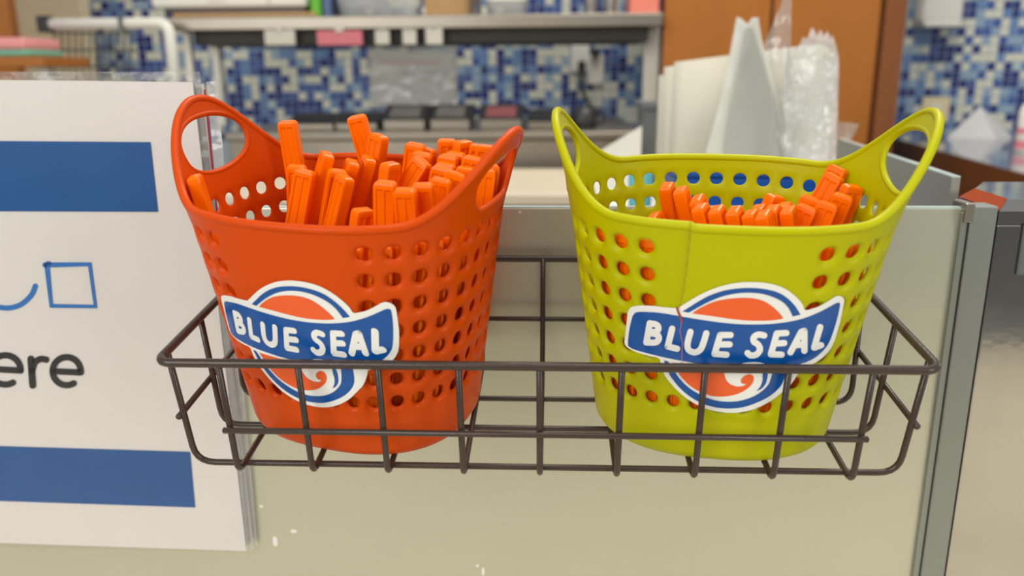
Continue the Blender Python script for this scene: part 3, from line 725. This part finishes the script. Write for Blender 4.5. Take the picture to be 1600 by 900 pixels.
# steel topping station
tz = at(700, 206, 1.62).z; tx0 = at(352, 200, 1.62).x; tx1 = at(1000, 200, 1.62).x
ts = tag(empty('topping_station', Matrix.Translation((tx0, 1.62, 0))), 'long stainless steel topping station under the mosaic wall', 'counter')
rbox('body', 0, tx1-tx0, 0.01, .62, .1, tz-.02, M_STEEL, ts, bw=.003); rbox('top', -.005, tx1-tx0+.005, 0, .63, tz-.02, tz, M_STEEL, ts, bw=.004)
for i in range(2):
    for k in range(2): rbox('leg', .03+i*(tx1-tx0-.1), .07+i*(tx1-tx0-.1), .05+k*.5, .09+k*.5, 0, .1, M_STEEL, ts, bw=.002)
# topping containers with dark lids
for (a, b, yt, Y, lab, mt) in ((460, 530, 178, 1.70, 'black lidded topping tub at the end near the tall orange sticks', M_BLKP), (532, 596, 176, 1.70, 'black lidded topping tub between two smoky lids and the row end', M_BLKP), (604, 668, 165, 1.70, 'topping tub with a smoky grey lid under the paper notice', M_LIDTOP), (676, 736, 164, 1.70, 'topping tub with a smoky grey lid right of the paper notice', M_LIDTOP), (752, 816, 164, 1.70, 'topping tub with a maroon lid on the steel station', M_MAROON), (826, 872, 172, 1.70, 'low dark topping tub behind the lime basket handle', M_BLKP)):
    A = at(a, yt, Y+.06); Bq = at(b, yt, Y+.06); L0 = at(a, 203, Y)
    bx = tag(empty('topping_tub', Matrix.Translation((A.x, Y, tz))), lab, 'tub'); wdt = Bq.x-A.x; hh = A.z-tz
    rbox('tub', 0, wdt, 0, .16, 0, hh*.45, M_STEEL, bx, bw=.004)
    V, Fc = prism([(-.004, hh*.42), (.075, hh), (.150, hh*.98), (.165, hh*.42)], -.004, wdt+.004)
    V = [(v[2], v[0], v[1]) for v in V]; V, Fc = bevel_data(V, Fc, .004); ld = mesh_obj('lid', V, Fc, M_BLKP, bx)
    n = Vector((0, -hh*.58, .079)).normalized()
    q0, q1 = .16, .86
    def lp(x, t): p = Vector((x, -.004+.079*t, hh*(.42+.58*t))); return p+n*.0012
    mesh_obj('lid_window', [lp(wdt*.14, q0), lp(wdt*.86, q0), lp(wdt*.86, q1), lp(wdt*.14, q1)], [(0, 1, 2, 3)], mt, ld)
# overshelf
SY = 1.78
st = at(600, 24, SY).z; sb = at(600, 45, SY).z; sx0 = at(262, 30, SY).x; sx1 = at(1036, 30, SY).x
sh = tag(empty('steel_shelf', Matrix.Translation((sx0, SY, sb))), 'long stainless steel overshelf above the topping station', 'shelf')
rbox('board', 0, sx1-sx0, 0, .34, 0, st-sb, M_STEEL, sh, bw=.003)
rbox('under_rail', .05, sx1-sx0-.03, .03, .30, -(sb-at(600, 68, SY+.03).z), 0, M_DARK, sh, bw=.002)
for (a, b, yb0) in ((1006, 1030, 152), (289, 301, 150), (331, 344, 150)):
    xa = at(a, 100, SY+.12).x-sx0; xb = at(b, 100, SY+.12).x-sx0; rbox('post', xa, xb, .12, .12+abs(xb-xa), tz-sb, -.0, M_BSTEEL, sh, bw=.003)
# lower left rail with its own post
lr = tag(empty('steel_rail', Matrix.Translation(at(265, 40, SY-.06))), 'bent steel rail carrying the wire basket at the shelf end', 'rail'); LI = lr.matrix_world.inverted()
V, Fc = tube(fillet([LI @ at(78, 38, SY-.06), LI @ at(263, 36, SY-.06), LI @ at(276, 150, SY-.06)], .03), .014, False, 12); mesh_obj('tube', V, Fc, M_WPL, lr, True)
rbox('collar', *(lambda a: (a.x-.006, a.x+.006, a.y-.017, a.y+.017, a.z-.017, a.z+.017))(LI @ at(193, 37, SY-.06)), M_GREYP, lr, bw=.002)
rbox('end_cap', *(lambda a: (a.x-.02, a.x+.008, a.y-.017, a.y+.017, a.z-.02, a.z+.02))(LI @ at(75, 38, SY-.06)), M_BLKP, lr, bw=.003)
wb = tag(empty('wire_basket', Matrix.Translation(at(150, 100, SY+.02))), 'grey wire basket hanging under the bent steel rail', 'basket'); WI = wb.matrix_world.inverted()
for i in range(12): mesh_obj('wire', *tube([WI @ at(85+i*11, 48, SY-.03), WI @ at(88+i*10.4, 112, SY+.02), WI @ at(92+i*10, 128, SY+.1)], .0022, False, 6), M_GREYP, wb, True)
for yy in (52, 78, 104): mesh_obj('wire', *tube([WI @ at(83, yy, SY-.028+.0008*(yy-48)), WI @ at(212, yy, SY-.028+.0008*(yy-48))], .003, False, 6), M_GREYP, wb, True)
# things on the shelf
def on_shelf(name, a, b, dep, off, m, label, cat, hgt=None, pyt=-60, bw=.004):
    x0, x1 = at(a, 15, SY+off).x, at(b, 15, SY+off).x; z1 = st+hgt if hgt else at(a, pyt, SY+off).z
    return tag(rbox(name, x0, x1, SY+off, SY+off+dep, st, z1, m, bw=bw), label, cat)
tray = on_shelf('wooden_tray', 268, 492, .28, .02, M_KRAFT, 'thin wooden tray under the white machine on the shelf', 'tray', hgt=.012)
mach = tag(empty('white_appliance', Matrix.Translation((at(236, 15, SY+.05).x, SY+.05, st+.0121))), 'white kitchen appliance on the steel shelf', 'appliance')
mw = at(482, 15, SY+.05).x-at(236, 15, SY+.05).x
rbox('body', 0, mw, .0, .22, .014, .24, M_WPL, mach, bw=.01); rbox('base', .03, mw-.01, .01, .21, 0, .016, M_BLKP, mach, bw=.002); rbox('seam', mw*.75, mw*.755, -.001, .0, .02, .2, M_GREYP, mach, bw=0); rbox('badge', mw*.38, mw*.48, -.003, .001, .03, .05, M_WPL, mach, bw=.001)
on_shelf('green_box', 485, 500, .2, .03, M_GREEN, 'narrow bright green box on the shelf beside the white appliance', 'box')
on_shelf('blue_folder', 504, 517, .2, .04, M_NAVYC, 'slim blue grey folder standing beside the green box', 'folder')
def tub(name, a, b, off, hgt, m, label, cat, lidm=None):
    x0, x1 = at(a, 15, SY+off).x, at(b, 15, SY+off).x; e = tag(empty(name, Matrix.Translation(((x0+x1)/2, SY+off+.06, st))), label, cat)
    hw = (x1-x0)/2; V = []; Fc = []
    n = 20; pr = [(.0, .85), (.004, .92), (hgt*.9, 1), (hgt, 1)]
    for z, k in pr:
        for i in range(n):
            a2 = 2*math.pi*i/n; c, s = math.cos(a2), math.sin(a2); V.append((hw*k*abs(c)**.4*math.copysign(1, c), .06*k*abs(s)**.4*math.copysign(1, s), z))
    for r in range(3):
        for i in range(n): Fc.append((r*n+i, r*n+(i+1) % n, (r+1)*n+(i+1) % n, (r+1)*n+i))
    Fc.append(tuple(reversed(range(n)))); mesh_obj('body', V, Fc, m, e, True)
    V2 = []; F2 = []
    for z, k in ((hgt, 1.03), (hgt+.012, 1.03)):
        for i in range(n):
            a2 = 2*math.pi*i/n; c, s = math.cos(a2), math.sin(a2); V2.append((hw*k*abs(c)**.4*math.copysign(1, c), .06*k*abs(s)**.4*math.copysign(1, s), z))
    for i in range(n): F2.append((i, (i+1) % n, n+(i+1) % n, n+i))
    F2 += [tuple(reversed(range(n))), tuple(range(n, 2*n))]; mesh_obj('lid', V2, F2, lidm or m, e); return e
tub('clear_container', 522, 655, .03, .05, M_FILM2, 'wide clear plastic container on the steel shelf', 'container', M_GREYP)
on_shelf('cardboard_box', 664, 734, .16, .06, M_KRAFT, 'brown cardboard box on the shelf between clear containers', 'box')
for px in (737, 748): 
    a = at(px, 15, SY+.03); b = at(px, 22, SY+.03); o = mesh_obj('steel_tongs', *tube([(a.x, SY+.04, st+.006), (a.x, SY+.045, st+.16)], .006, False, 8), M_STEEL, None, True); tag(o, 'upright steel utensil bar beside the cardboard box', 'utensil', 'steel utensils on the shelf')
tub('clear_container', 758, 822, .03, .035, M_FILM2, 'low clear container right of the steel utensils', 'container', M_WPL)
def canister(a, b, off, label):
    x0, x1 = at(a, 15, SY+off).x, at(b, 15, SY+off).x; e = tag(empty('canister', Matrix.Translation(((x0+x1)/2, SY+off+.05, st))), label, 'canister', 'steel canisters on the shelf')
    r = (x1-x0)/2; n = 20; V = []; Fc = []; pr = [(0, .94), (.004, 1), (.12, 1), (.125, .96)]
    for z, k in pr:
        for i in range(n): V.append((r*k*math.cos(2*math.pi*i/n), r*k*math.sin(2*math.pi*i/n), z))
    for q in range(3):
        for i in range(n): Fc.append((q*n+i, q*n+(i+1) % n, (q+1)*n+(i+1) % n, (q+1)*n+i))
    Fc += [tuple(reversed(range(n))), tuple(range(3*n, 4*n))]; mesh_obj('body', V, Fc, M_CANISTER, e, True)
    mesh_obj('lid', [(x*1.03, y*1.03, .125+(z > .1)*.01) for x, y, z in [(r*math.cos(2*math.pi*i/n), r*math.sin(2*math.pi*i/n), zz) for zz in (0, .12) for i in range(n)]], [(i, (i+1) % n, n+(i+1) % n, n+i) for i in range(n)]+[tuple(range(n, 2*n))], M_BLKP, e)
canister(914, 936, .03, 'slim steel canister on the right half of the shelf'); canister(946, 966, .03, 'slim steel canister on the right half of the shelf')
on_shelf('red_carton', 984, 1030, .14, .05, mat('salmon printed card', rgb(226, 128, 108), .6, noise=.15, nscale=120), 'salmon red carton at the right end of the steel shelf', 'carton')
M_TAG = mat('shaded white card', rgb(196, 192, 178), .6, noise=.04, nscale=60); M_TAGP = mat('shaded pink card', rgb(200, 112, 120), .6, noise=.05, nscale=60)  # card colours darkened to hold the shade under the shelf
# tags hanging from the shelf rail
for (a, b, y0, y1, m, lab) in ((413, 462, 47, 70, M_TAG, 'wide white tag hanging from the shelf rail'), (495, 567, 48, 70, M_TAGP, 'wide pink tag hanging from the shelf rail'), (586, 609, 47, 69, M_TAG, 'small white tag next to the pink tag'), (629, 651, 46, 69, M_TAG, 'small white tag in the middle of the shelf rail'), (665, 692, 44, 69, M_TAG, 'white tag furthest from the pink tag on the rail')):
    A = at(a, y0, SY-.004); B = at(b, y1, SY-.004); tg = tag(empty('shelf_tag', Matrix.Translation((A.x, SY-.004, B.z))), lab, 'tag', None)
    V, Fc = boxg(0, B.x-A.x, -.002, 0, 0, A.z-B.z); mesh_obj('card', V, Fc, m, tg); rbox('clip', (B.x-A.x)*.4, (B.x-A.x)*.6, -.004, .004, A.z-B.z-.004, A.z-B.z+.006, M_STEEL, tg, bw=.001)
# notice in a clear sleeve on the mosaic
nA = at(576, 82, YB-.02); nB = at(712, 163, YB-.02)
nt_ = tag(empty('paper_notice', Matrix.Translation((nA.x, YB-.006, nB.z))), 'pale paper notice in a clear sleeve taped on the mosaic wall', 'notice')
rbox('paper', 0, nB.x-nA.x, -.002, 0, 0, nA.z-nB.z, mat('pale notice paper', rgb(206, 204, 204), .5, noise=.08, nscale=30, stretch=(.2, 1, 3)), nt_, bw=0)
rbox('print_line', .03, nB.x-nA.x-.05, -.0026, -.002, (nA.z-nB.z)*.80, (nA.z-nB.z)*.83, M_PINK, nt_, bw=0); rbox('print_line', .03, nB.x-nA.x-.03, -.0026, -.002, (nA.z-nB.z)*.62, (nA.z-nB.z)*.64, M_MINT, nt_, bw=0)
sl = rbox('sleeve', -.004, nB.x-nA.x+.01, -.006, -.004, -.01, nA.z-nB.z+.05, M_FILM, nt_, bw=0)
# socket with plugs and cord
oA = at(893, 70, YB-.01); oB = at(943, 132, YB-.01)
so = tag(empty('wall_socket', Matrix.Translation((oA.x, YB-.004, oB.z))), 'white wall socket with black plugs and a hanging cord', 'socket')
hx, hz = oB.x-oA.x, oA.z-oB.z
rbox('plate', 0, hx*.55, -.012, 0, hz*.3, hz, M_WPL, so, bw=.004); rbox('plate', hx*.5, hx, -.016, 0, 0, hz*.75, M_WPL, so, bw=.004)
rbox('plug', hx*.2, hx*.42, -.05, -.012, hz*.32, hz*.6, M_BLKP, so, bw=.004); rbox('plug', hx*.6, hx*.85, -.05, -.016, hz*.72, hz*.9, M_BLKP, so, bw=.004)
mesh_obj('cord', *tube([Vector(q) for q in catmull([(hx*.3, -.045, hz*.35), (hx*.35, -.06, -.02), (hx*.7, -.05, -.09), (hx*1.0, -.04, -.14), (hx*1.2, -.06, -.22)], 6)], .006, False, 8), M_BLKP, so, True)
# dark pot on the station end
pt_ = at(985, 205, 1.70)
rb = tag(empty('black_kettle', Matrix.Translation((at(912, 205, 1.72).x, 1.74, tz))), 'dark round kettle at the end of the topping station', 'kettle')
n = 18; V = []; Fc = []; pr = [(0, .030), (.014, .034), (.036, .032), (.050, .020), (.054, .010)]
for z, r in pr:
    for i in range(n): V.append((r*math.cos(2*math.pi*i/n), r*math.sin(2*math.pi*i/n), z))
for q in range(len(pr)-1):
    for i in range(n): Fc.append((q*n+i, q*n+(i+1) % n, (q+1)*n+(i+1) % n, (q+1)*n+i))
Fc += [tuple(reversed(range(n))), tuple(range((len(pr)-1)*n, len(pr)*n))]; mesh_obj('body', V, Fc, M_BLKP, rb, True)
mesh_obj('handle', *tube(fillet([(.02, 0, .044), (.048, 0, .046), (.052, 0, .014), (.030, 0, .010)], .02), .005, False, 8), M_BLKP, rb, True)

# wooden cupboard doors
CY = 1.86
cx0 = at(1034, 100, CY).x; cx1 = at(1412, 60, CY).x; cm = at(1207, 20, CY).x; cs = at(1372, 60, CY).x
cp = tag(empty('wooden_cupboard', Matrix.Translation((cx0, CY, 0))), 'tall orange brown wooden cupboard behind the paper sleeves', 'cupboard')
rbox('carcass', 0, cx1-cx0, .02, .45, .0, 1.95, M_WOODD, cp, bw=.002)
d1 = rbox('door', .002, cm-cx0-.004, 0, .02, .05, 1.93, M_WOOD, cp, bw=.003); d2 = rbox('door', cm-cx0+.004, cs-cx0, 0, .02, .05, 1.93, M_WOOD, cp, bw=.003)
rbox('stile', cs-cx0+.012, cx1-cx0, -.004, .02, .0, 1.95, mat('mid brown wood', rgb(132, 78, 36), .45, noise=.2, nscale=9, stretch=(1, 1, .1)), cp, bw=.002)
for dd, x in ((d1, cm-cx0-.03), (d2, cm-cx0+.02)): rbox('handle', x, x+.01, -.02, 0, .85, .97, M_STEEL, dd, bw=.002)

# counter behind the panel carrying papers and bags
kz = at(1160, 300, .80).z-.01
kc = tag(empty('side_counter', Matrix.Translation((0, 0, 0))), 'low white side counter behind the lime basket', 'counter')
kx0, kx1 = at(935, 300, .8).x, .279
kp = [(kx0, .255), (kx1, .255), (kx1, .64), (.52, .64), (.52, 1.10), (kx0, 1.10)]
mesh_obj('top', *prism(kp, kz-.02, kz), M_WPL, kc); mesh_obj('body', *prism([(x+(.01 if x < .2 else -.01), y+(.01 if y < 1 else -.01)) for x, y in kp], 0, kz-.02), M_WPL, kc)
PY = .80
def paper(i, a, b, t0, t1, Y, label):
    A, B = at(a, t0, Y), at(b, t1, Y); n = 16; V = []; Fc = []
    for s in (0, .0008):
        for k in range(n+1):
            u = k/n; x = A.x+(B.x-A.x)*u; zt_ = A.z+(B.z-A.z)*u; cy = .012*math.sin(u*math.pi)*-1
            if u > .92: zt_ -= .02*((u-.92)/.08)**2
            V += [(x, Y+cy+s, kz), (x, Y+cy+s, zt_)]
    N1 = 2*(n+1)
    for k in range(n):
        Fc += [(2*k, 2*k+2, 2*k+3, 2*k+1), (N1+2*k, N1+2*k+1, N1+2*k+3, N1+2*k+2), (2*k+1, 2*k+3, N1+2*k+3, N1+2*k+1), (2*k, N1+2*k, N1+2*k+2, 2*k+2)]
    Fc += [(0, 1, N1+1, N1), (2*n, N1+2*n, N1+2*n+1, 2*n+1)]
    return tag(mesh_obj('paper_sleeve', V, Fc, mat('cream white paper', rgb(208, 204, 186), .6, noise=.03, nscale=10, transl=.15), None, True), label, 'paper')
paper(0, 1054, 1300, 97, 66, PY, 'front white paper sleeve standing behind the plastic bags')
paper(1, 1038, 1306, 105, 66, PY+.006, 'middle white paper sleeve of the standing stack')
paper(2, 1030, 1309, 118, 67, PY+.012, 'rearmost white paper sleeve of the standing stack')
def sheet3(name, pts, m, label, cat, th=.0012, wav=.006, Y=PY-.03, parent=None):
    """a flat bag: outline in the photograph, crumpled in depth, closed with a back face"""
    v2, f2 = fill2d([np.array(q, float) for q in pts], 14); V = []; n = len(v2)
    for s in (0, 1):
        for q in v2:
            p = at(q[0], q[1], Y); wv = wav*(math.sin(q[0]*.11+q[1]*.03)+.6*math.sin(q[1]*.09-q[0]*.05)); p.y += wv+s*th; V.append(p)
    Fc = []
    for f in f2:
        nn = (V[f[1]]-V[f[0]]).cross(V[f[2]]-V[f[0]]); g = f if nn.y < 0 else tuple(reversed(f)); Fc += [g, tuple(n+i for i in reversed(g))]
    return tag(mesh_obj(name, V, Fc, m, parent, True), label, cat)
pb = 297
pch = sheet3('plastic_pouch', [(1149,40),(1152,26),(1160,30),(1168,38),(1175,28),(1184,27),(1190,60),(1212,140),(1238,pb),(1100,pb),(1104,235),(1128,150),(1140,90)], M_GREYFILM, 'grey translucent pointed pouch standing in front of the white paper', 'pouch', wav=.0012)
pf = sheet3('front_panel', [(1166,42),(1176,44),(1190,90),(1208,150),(1230,pb-2),(1128,pb-2),(1136,200),(1150,120)], mat('grey pouch film', rgb(196, 196, 186), .3, noise=.05, nscale=20, transl=.3), None, None, wav=.0012, Y=PY-.034, parent=pch)
sheet3('plastic_bag', [(1198,66),(1222,8),(1229,-20),(1236,-8),(1237,70),(1240,200),(1246,pb),(1226,pb),(1208,130)], M_FILM, 'thin clear bag with a tall pointed corner', 'bag', Y=PY-.065)
sheet3('plastic_bag', [(1230,80),(1250,72),(1256,58),(1263,60),(1270,42),(1276,58),(1281,46),(1286,58),(1292,48),(1297,60),(1302,54),(1306,66),(1311,90),(1308,180),(1304,pb),(1228,pb),(1226,160)], M_FILM2, 'crinkled clear plastic bag bunch at the end of the paper stack', 'bag', wav=.004, Y=PY-.04)
sheet3('plastic_sheet', [(1309,190),(1344,194),(1330,222),(1306,pb),(1300,pb),(1300,215)], M_FILM, 'small clear plastic sheet beside the crinkled bag', 'sheet', Y=PY+.03)
# grey box and white card left of the paper
gb0 = at(1002, 160, .95); gb1 = at(1036, 160, .95)
gbx = tag(empty('grey_bin', Matrix.Translation((gb0.x, .95, kz))), 'dark grey upright bin left of the white paper stack', 'bin')
rbox('body', .004, gb1.x-gb0.x+.02, .004, .1, 0, gb0.z-kz-.01, M_GREYP, gbx, bw=.004); rbox('rim', 0, gb1.x-gb0.x+.024, 0, .104, gb0.z-kz-.012, gb0.z-kz, M_GREYP, gbx, bw=.003)
cA, cB, cD = at(938, 234, .9), at(1003, 197, .9), at(1003, 300, .9)
V, Fc = prism([(cA.x, cA.z-.002), (cB.x, cB.z), (cB.x, kz-.001+.001), (cA.x, kz)], -.0, .004)
V = [(x, .90+z, y) for x, y, z in V]; tag(mesh_obj('white_card', V, Fc, M_WPL), 'white card with a sloping edge beside the grey bin', 'card')
# coloured boxes glimpsed through the holes of the lime basket
bA, bB = at(1058, 283, .40), at(1282, 283, .40)
bb = tag(empty('blue_box', Matrix.Translation((bA.x, .40, kz))), 'deep blue box behind the lime basket', 'box'); hb = max(.03, at(1100, 277, .40).z-kz)
rbox('body', 0, bB.x-bA.x, 0, .1, 0, hb, M_BLUEP, bb, bw=.004); rbox('lid', -.002, bB.x-bA.x+.002, -.002, .102, hb, hb+.006, M_BLUEP, bb, bw=.002)
tA = at(986, 280, .44); tB = at(1026, 280, .44)
tb = tag(empty('teal_cup', Matrix.Translation(((tA.x+tB.x)/2, .47, kz))), 'teal cup behind the lime basket', 'cup'); n = 18; r = (tB.x-tA.x)/2; hh = at(1000, 270, .44).z-kz
V = [(r*k*math.cos(2*math.pi*i/n), r*k*math.sin(2*math.pi*i/n), z) for z, k in ((0, .8), (hh, 1), (hh, .92), (.004, .74)) for i in range(n)]
mesh_obj('body', V, [(q*n+i, q*n+(i+1) % n, (q+1)*n+(i+1) % n, (q+1)*n+i) for q in range(3) for i in range(n)]+[tuple(range(3*n, 4*n))], M_TEAL, tb, True)
mesh_obj('rim', *tube([(r*.96*math.cos(2*math.pi*i/n), r*.96*math.sin(2*math.pi*i/n), hh) for i in range(n)], r*.05, True, 6), M_TEAL, tb, True)

# glossy counter along the right with folded paper
gz = .88
g1 = atz(1412, 220, gz); g2 = atz(1559, 260, gz); dv = (g2-g1); g3 = g2+dv*1.2; g0 = g1-dv*.02
poly = [(g0.x, g0.y), (g3.x, g3.y), (g3.x+.9, g3.y+.2), (g3.x+.9, YB-.004), (g0.x+.01, YB-.004)]
gc = tag(empty('glossy_counter', Matrix.Translation((0, 0, 0))), 'glossy topped brown counter in front of the mosaic wall', 'counter')
V, Fc = prism(poly, gz-.002, gz); mesh_obj('top', V, Fc, M_GLOSSY, gc)
V, Fc = prism(poly, 0, gz-.002); mesh_obj('body', V, Fc, M_WOODD, gc)
f0 = atz(1478, 216, gz); f1 = atz(1584, 216, gz); fm = (f0+f1)/2; fh = at(1532, 166, fm.y).z-gz; wd2 = f1.x-f0.x
fp = mesh_obj('folded_paper', [(f0.x, fm.y, gz), (f0.x+wd2*.62, fm.y-.05, gz), (f1.x, fm.y, gz), (f0.x+wd2*.52, fm.y+.03, gz+fh), (f0.x+wd2*.4, fm.y+.09, gz)], [(0, 1, 3), (1, 2, 3), (2, 4, 3), (4, 0, 3)], mat('grey white tissue', rgb(192, 192, 192), .7, noise=.05, nscale=30)); tag(fp, 'white folded paper tent on the glossy counter', 'paper')
o1 = at(1442, 152, YB-.01); o2 = at(1480, 192, YB-.01)
os_ = tag(empty('wall_switch', Matrix.Translation((o1.x, YB-.004, o2.z))), 'cream switch plate low on the mosaic above the glossy counter', 'switch')
rbox('plate', 0, o2.x-o1.x, -.012, 0, 0, o1.z-o2.z, mat('cream plastic', rgb(226, 212, 170), .4, noise=.03, nscale=40), os_, bw=.004); rbox('button', (o2.x-o1.x)*.3, (o2.x-o1.x)*.7, -.016, -.012, (o1.z-o2.z)*.25, (o1.z-o2.z)*.75, M_WPL, os_, bw=.002)
h1 = at(1442, -30, YB-.06); h2 = at(1500, 40, YB-.06)
hb_ = tag(empty('paper_dispenser', Matrix.Translation((h1.x, YB-.004, h2.z))), 'white rounded dispenser fixed high on the mosaic wall', 'dispenser')
rbox('body', 0, h2.x-h1.x, -.08, 0, 0, h1.z-h2.z, M_WPL, hb_, bw=.02, seg=3); rbox('lip', .01, h2.x-h1.x-.01, -.084, -.02, -.004, .012, M_WPL, hb_, bw=.003)
q1 = atz(1584, 262, gz); qx = at(1590, 200, q1.y-.05); bt = tag(empty('pump_bottle', Matrix.Translation((at(1606, 250, 1.75).x, 1.75, gz))), 'white bottle with pink print at the edge of the glossy counter', 'bottle')
n = 20; r = .034; bh = at(1600, 150, 1.75).z-gz
V = []; Fc = []; pr = [(0, .9), (.006, 1), (bh*.75, 1), (bh*.86, .75), (bh*.92, .35), (bh, .33)]
for z, k in pr:
    for i in range(n): V.append((r*k*math.cos(2*math.pi*i/n), r*k*math.sin(2*math.pi*i/n), z))
for q in range(len(pr)-1):
    for i in range(n): Fc.append((q*n+i, q*n+(i+1) % n, (q+1)*n+(i+1) % n, (q+1)*n+i))
Fc += [tuple(reversed(range(n))), tuple(range((len(pr)-1)*n, len(pr)*n))]; mesh_obj('body', V, Fc, M_WPL, bt, True)
for z0, z1 in ((.01, .03), (bh*.34, bh*.44)):
    V = [(r*1.01*math.cos(2*math.pi*i/n), r*1.01*math.sin(2*math.pi*i/n), z) for z in (z0, z1) for i in range(n)]
    mesh_obj('label_band', V, [(i, (i+1) % n, n+(i+1) % n, n+i) for i in range(n)], M_PINK, bt, True)
mesh_obj('cap', *tube([(0, 0, bh), (0, 0, bh+.02)], .012, False, 12), M_PINK, bt, True)

# left end: wooden frame, shelf with cloths
wA = at(16, 40, 1.9)
fr = rbox('trim_4', wA.x-.5, wA.x, 1.9, 1.94, 0, 2.0, M_WOOD, bw=.004); struct(fr, 'orange brown wooden door frame at the left end')
s0 = at(66, 88, 1.50); ws = tag(empty('wooden_shelf', Matrix.Translation((s0.x, 1.50, s0.z))), 'small wooden shelf carrying folded cloths', 'shelf')
rbox('board', -.34, 0, 0, .19, -.022, 0, M_WOOD, ws, bw=.003); rbox('bracket', -.055, -.03, .06, .085, -s0.z, -.022, M_WPL, ws, bw=.002); rbox('bracket', -.30, -.275, .06, .085, -s0.z, -.022, M_WPL, ws, bw=.002)
for nm, m, z0, z1, x1, lb in (('folded_cloth', M_MINT, 0, .016, at(45, 80, 1.52).x, 'mint green folded cloth at the bottom of the pile on the wooden shelf'), ('folded_cloth', M_PINKC, .016, .042, at(41, 80, 1.52).x, 'pink folded cloth on top of the mint cloth')):
    V, Fc = boxg(x1-.2, x1, 1.515, 1.66, s0.z+z0, s0.z+z1); V, Fc = bevel_data(V, Fc, .007, 3); tag(mesh_obj(nm, V, Fc, m, None, True), lb, 'cloth')

# small paint specks on the frosted panel
for (px, py, rx, rz) in ((459, 830, .0024, .0015), (408, 791, .0014, .0011), (430, 846, .0018, .0042), (746, 884, .0012, .0011), (755, 893, .0011, .0034), (812, 332, .0009, .0009)):
    q = at(px, py, YP); n = 12; V = [(q.x, YP-.0006, q.z)]+[(q.x+rx*math.cos(2*math.pi*i/n)*(1+.2*math.sin(3*i)), YP-.0001, q.z+rz*math.sin(2*math.pi*i/n)) for i in range(n)]
    mesh_obj('paint_speck', V, [(0, 1+i, 1+(i+1) % n) for i in range(n)], M_PAPER, panel, True)
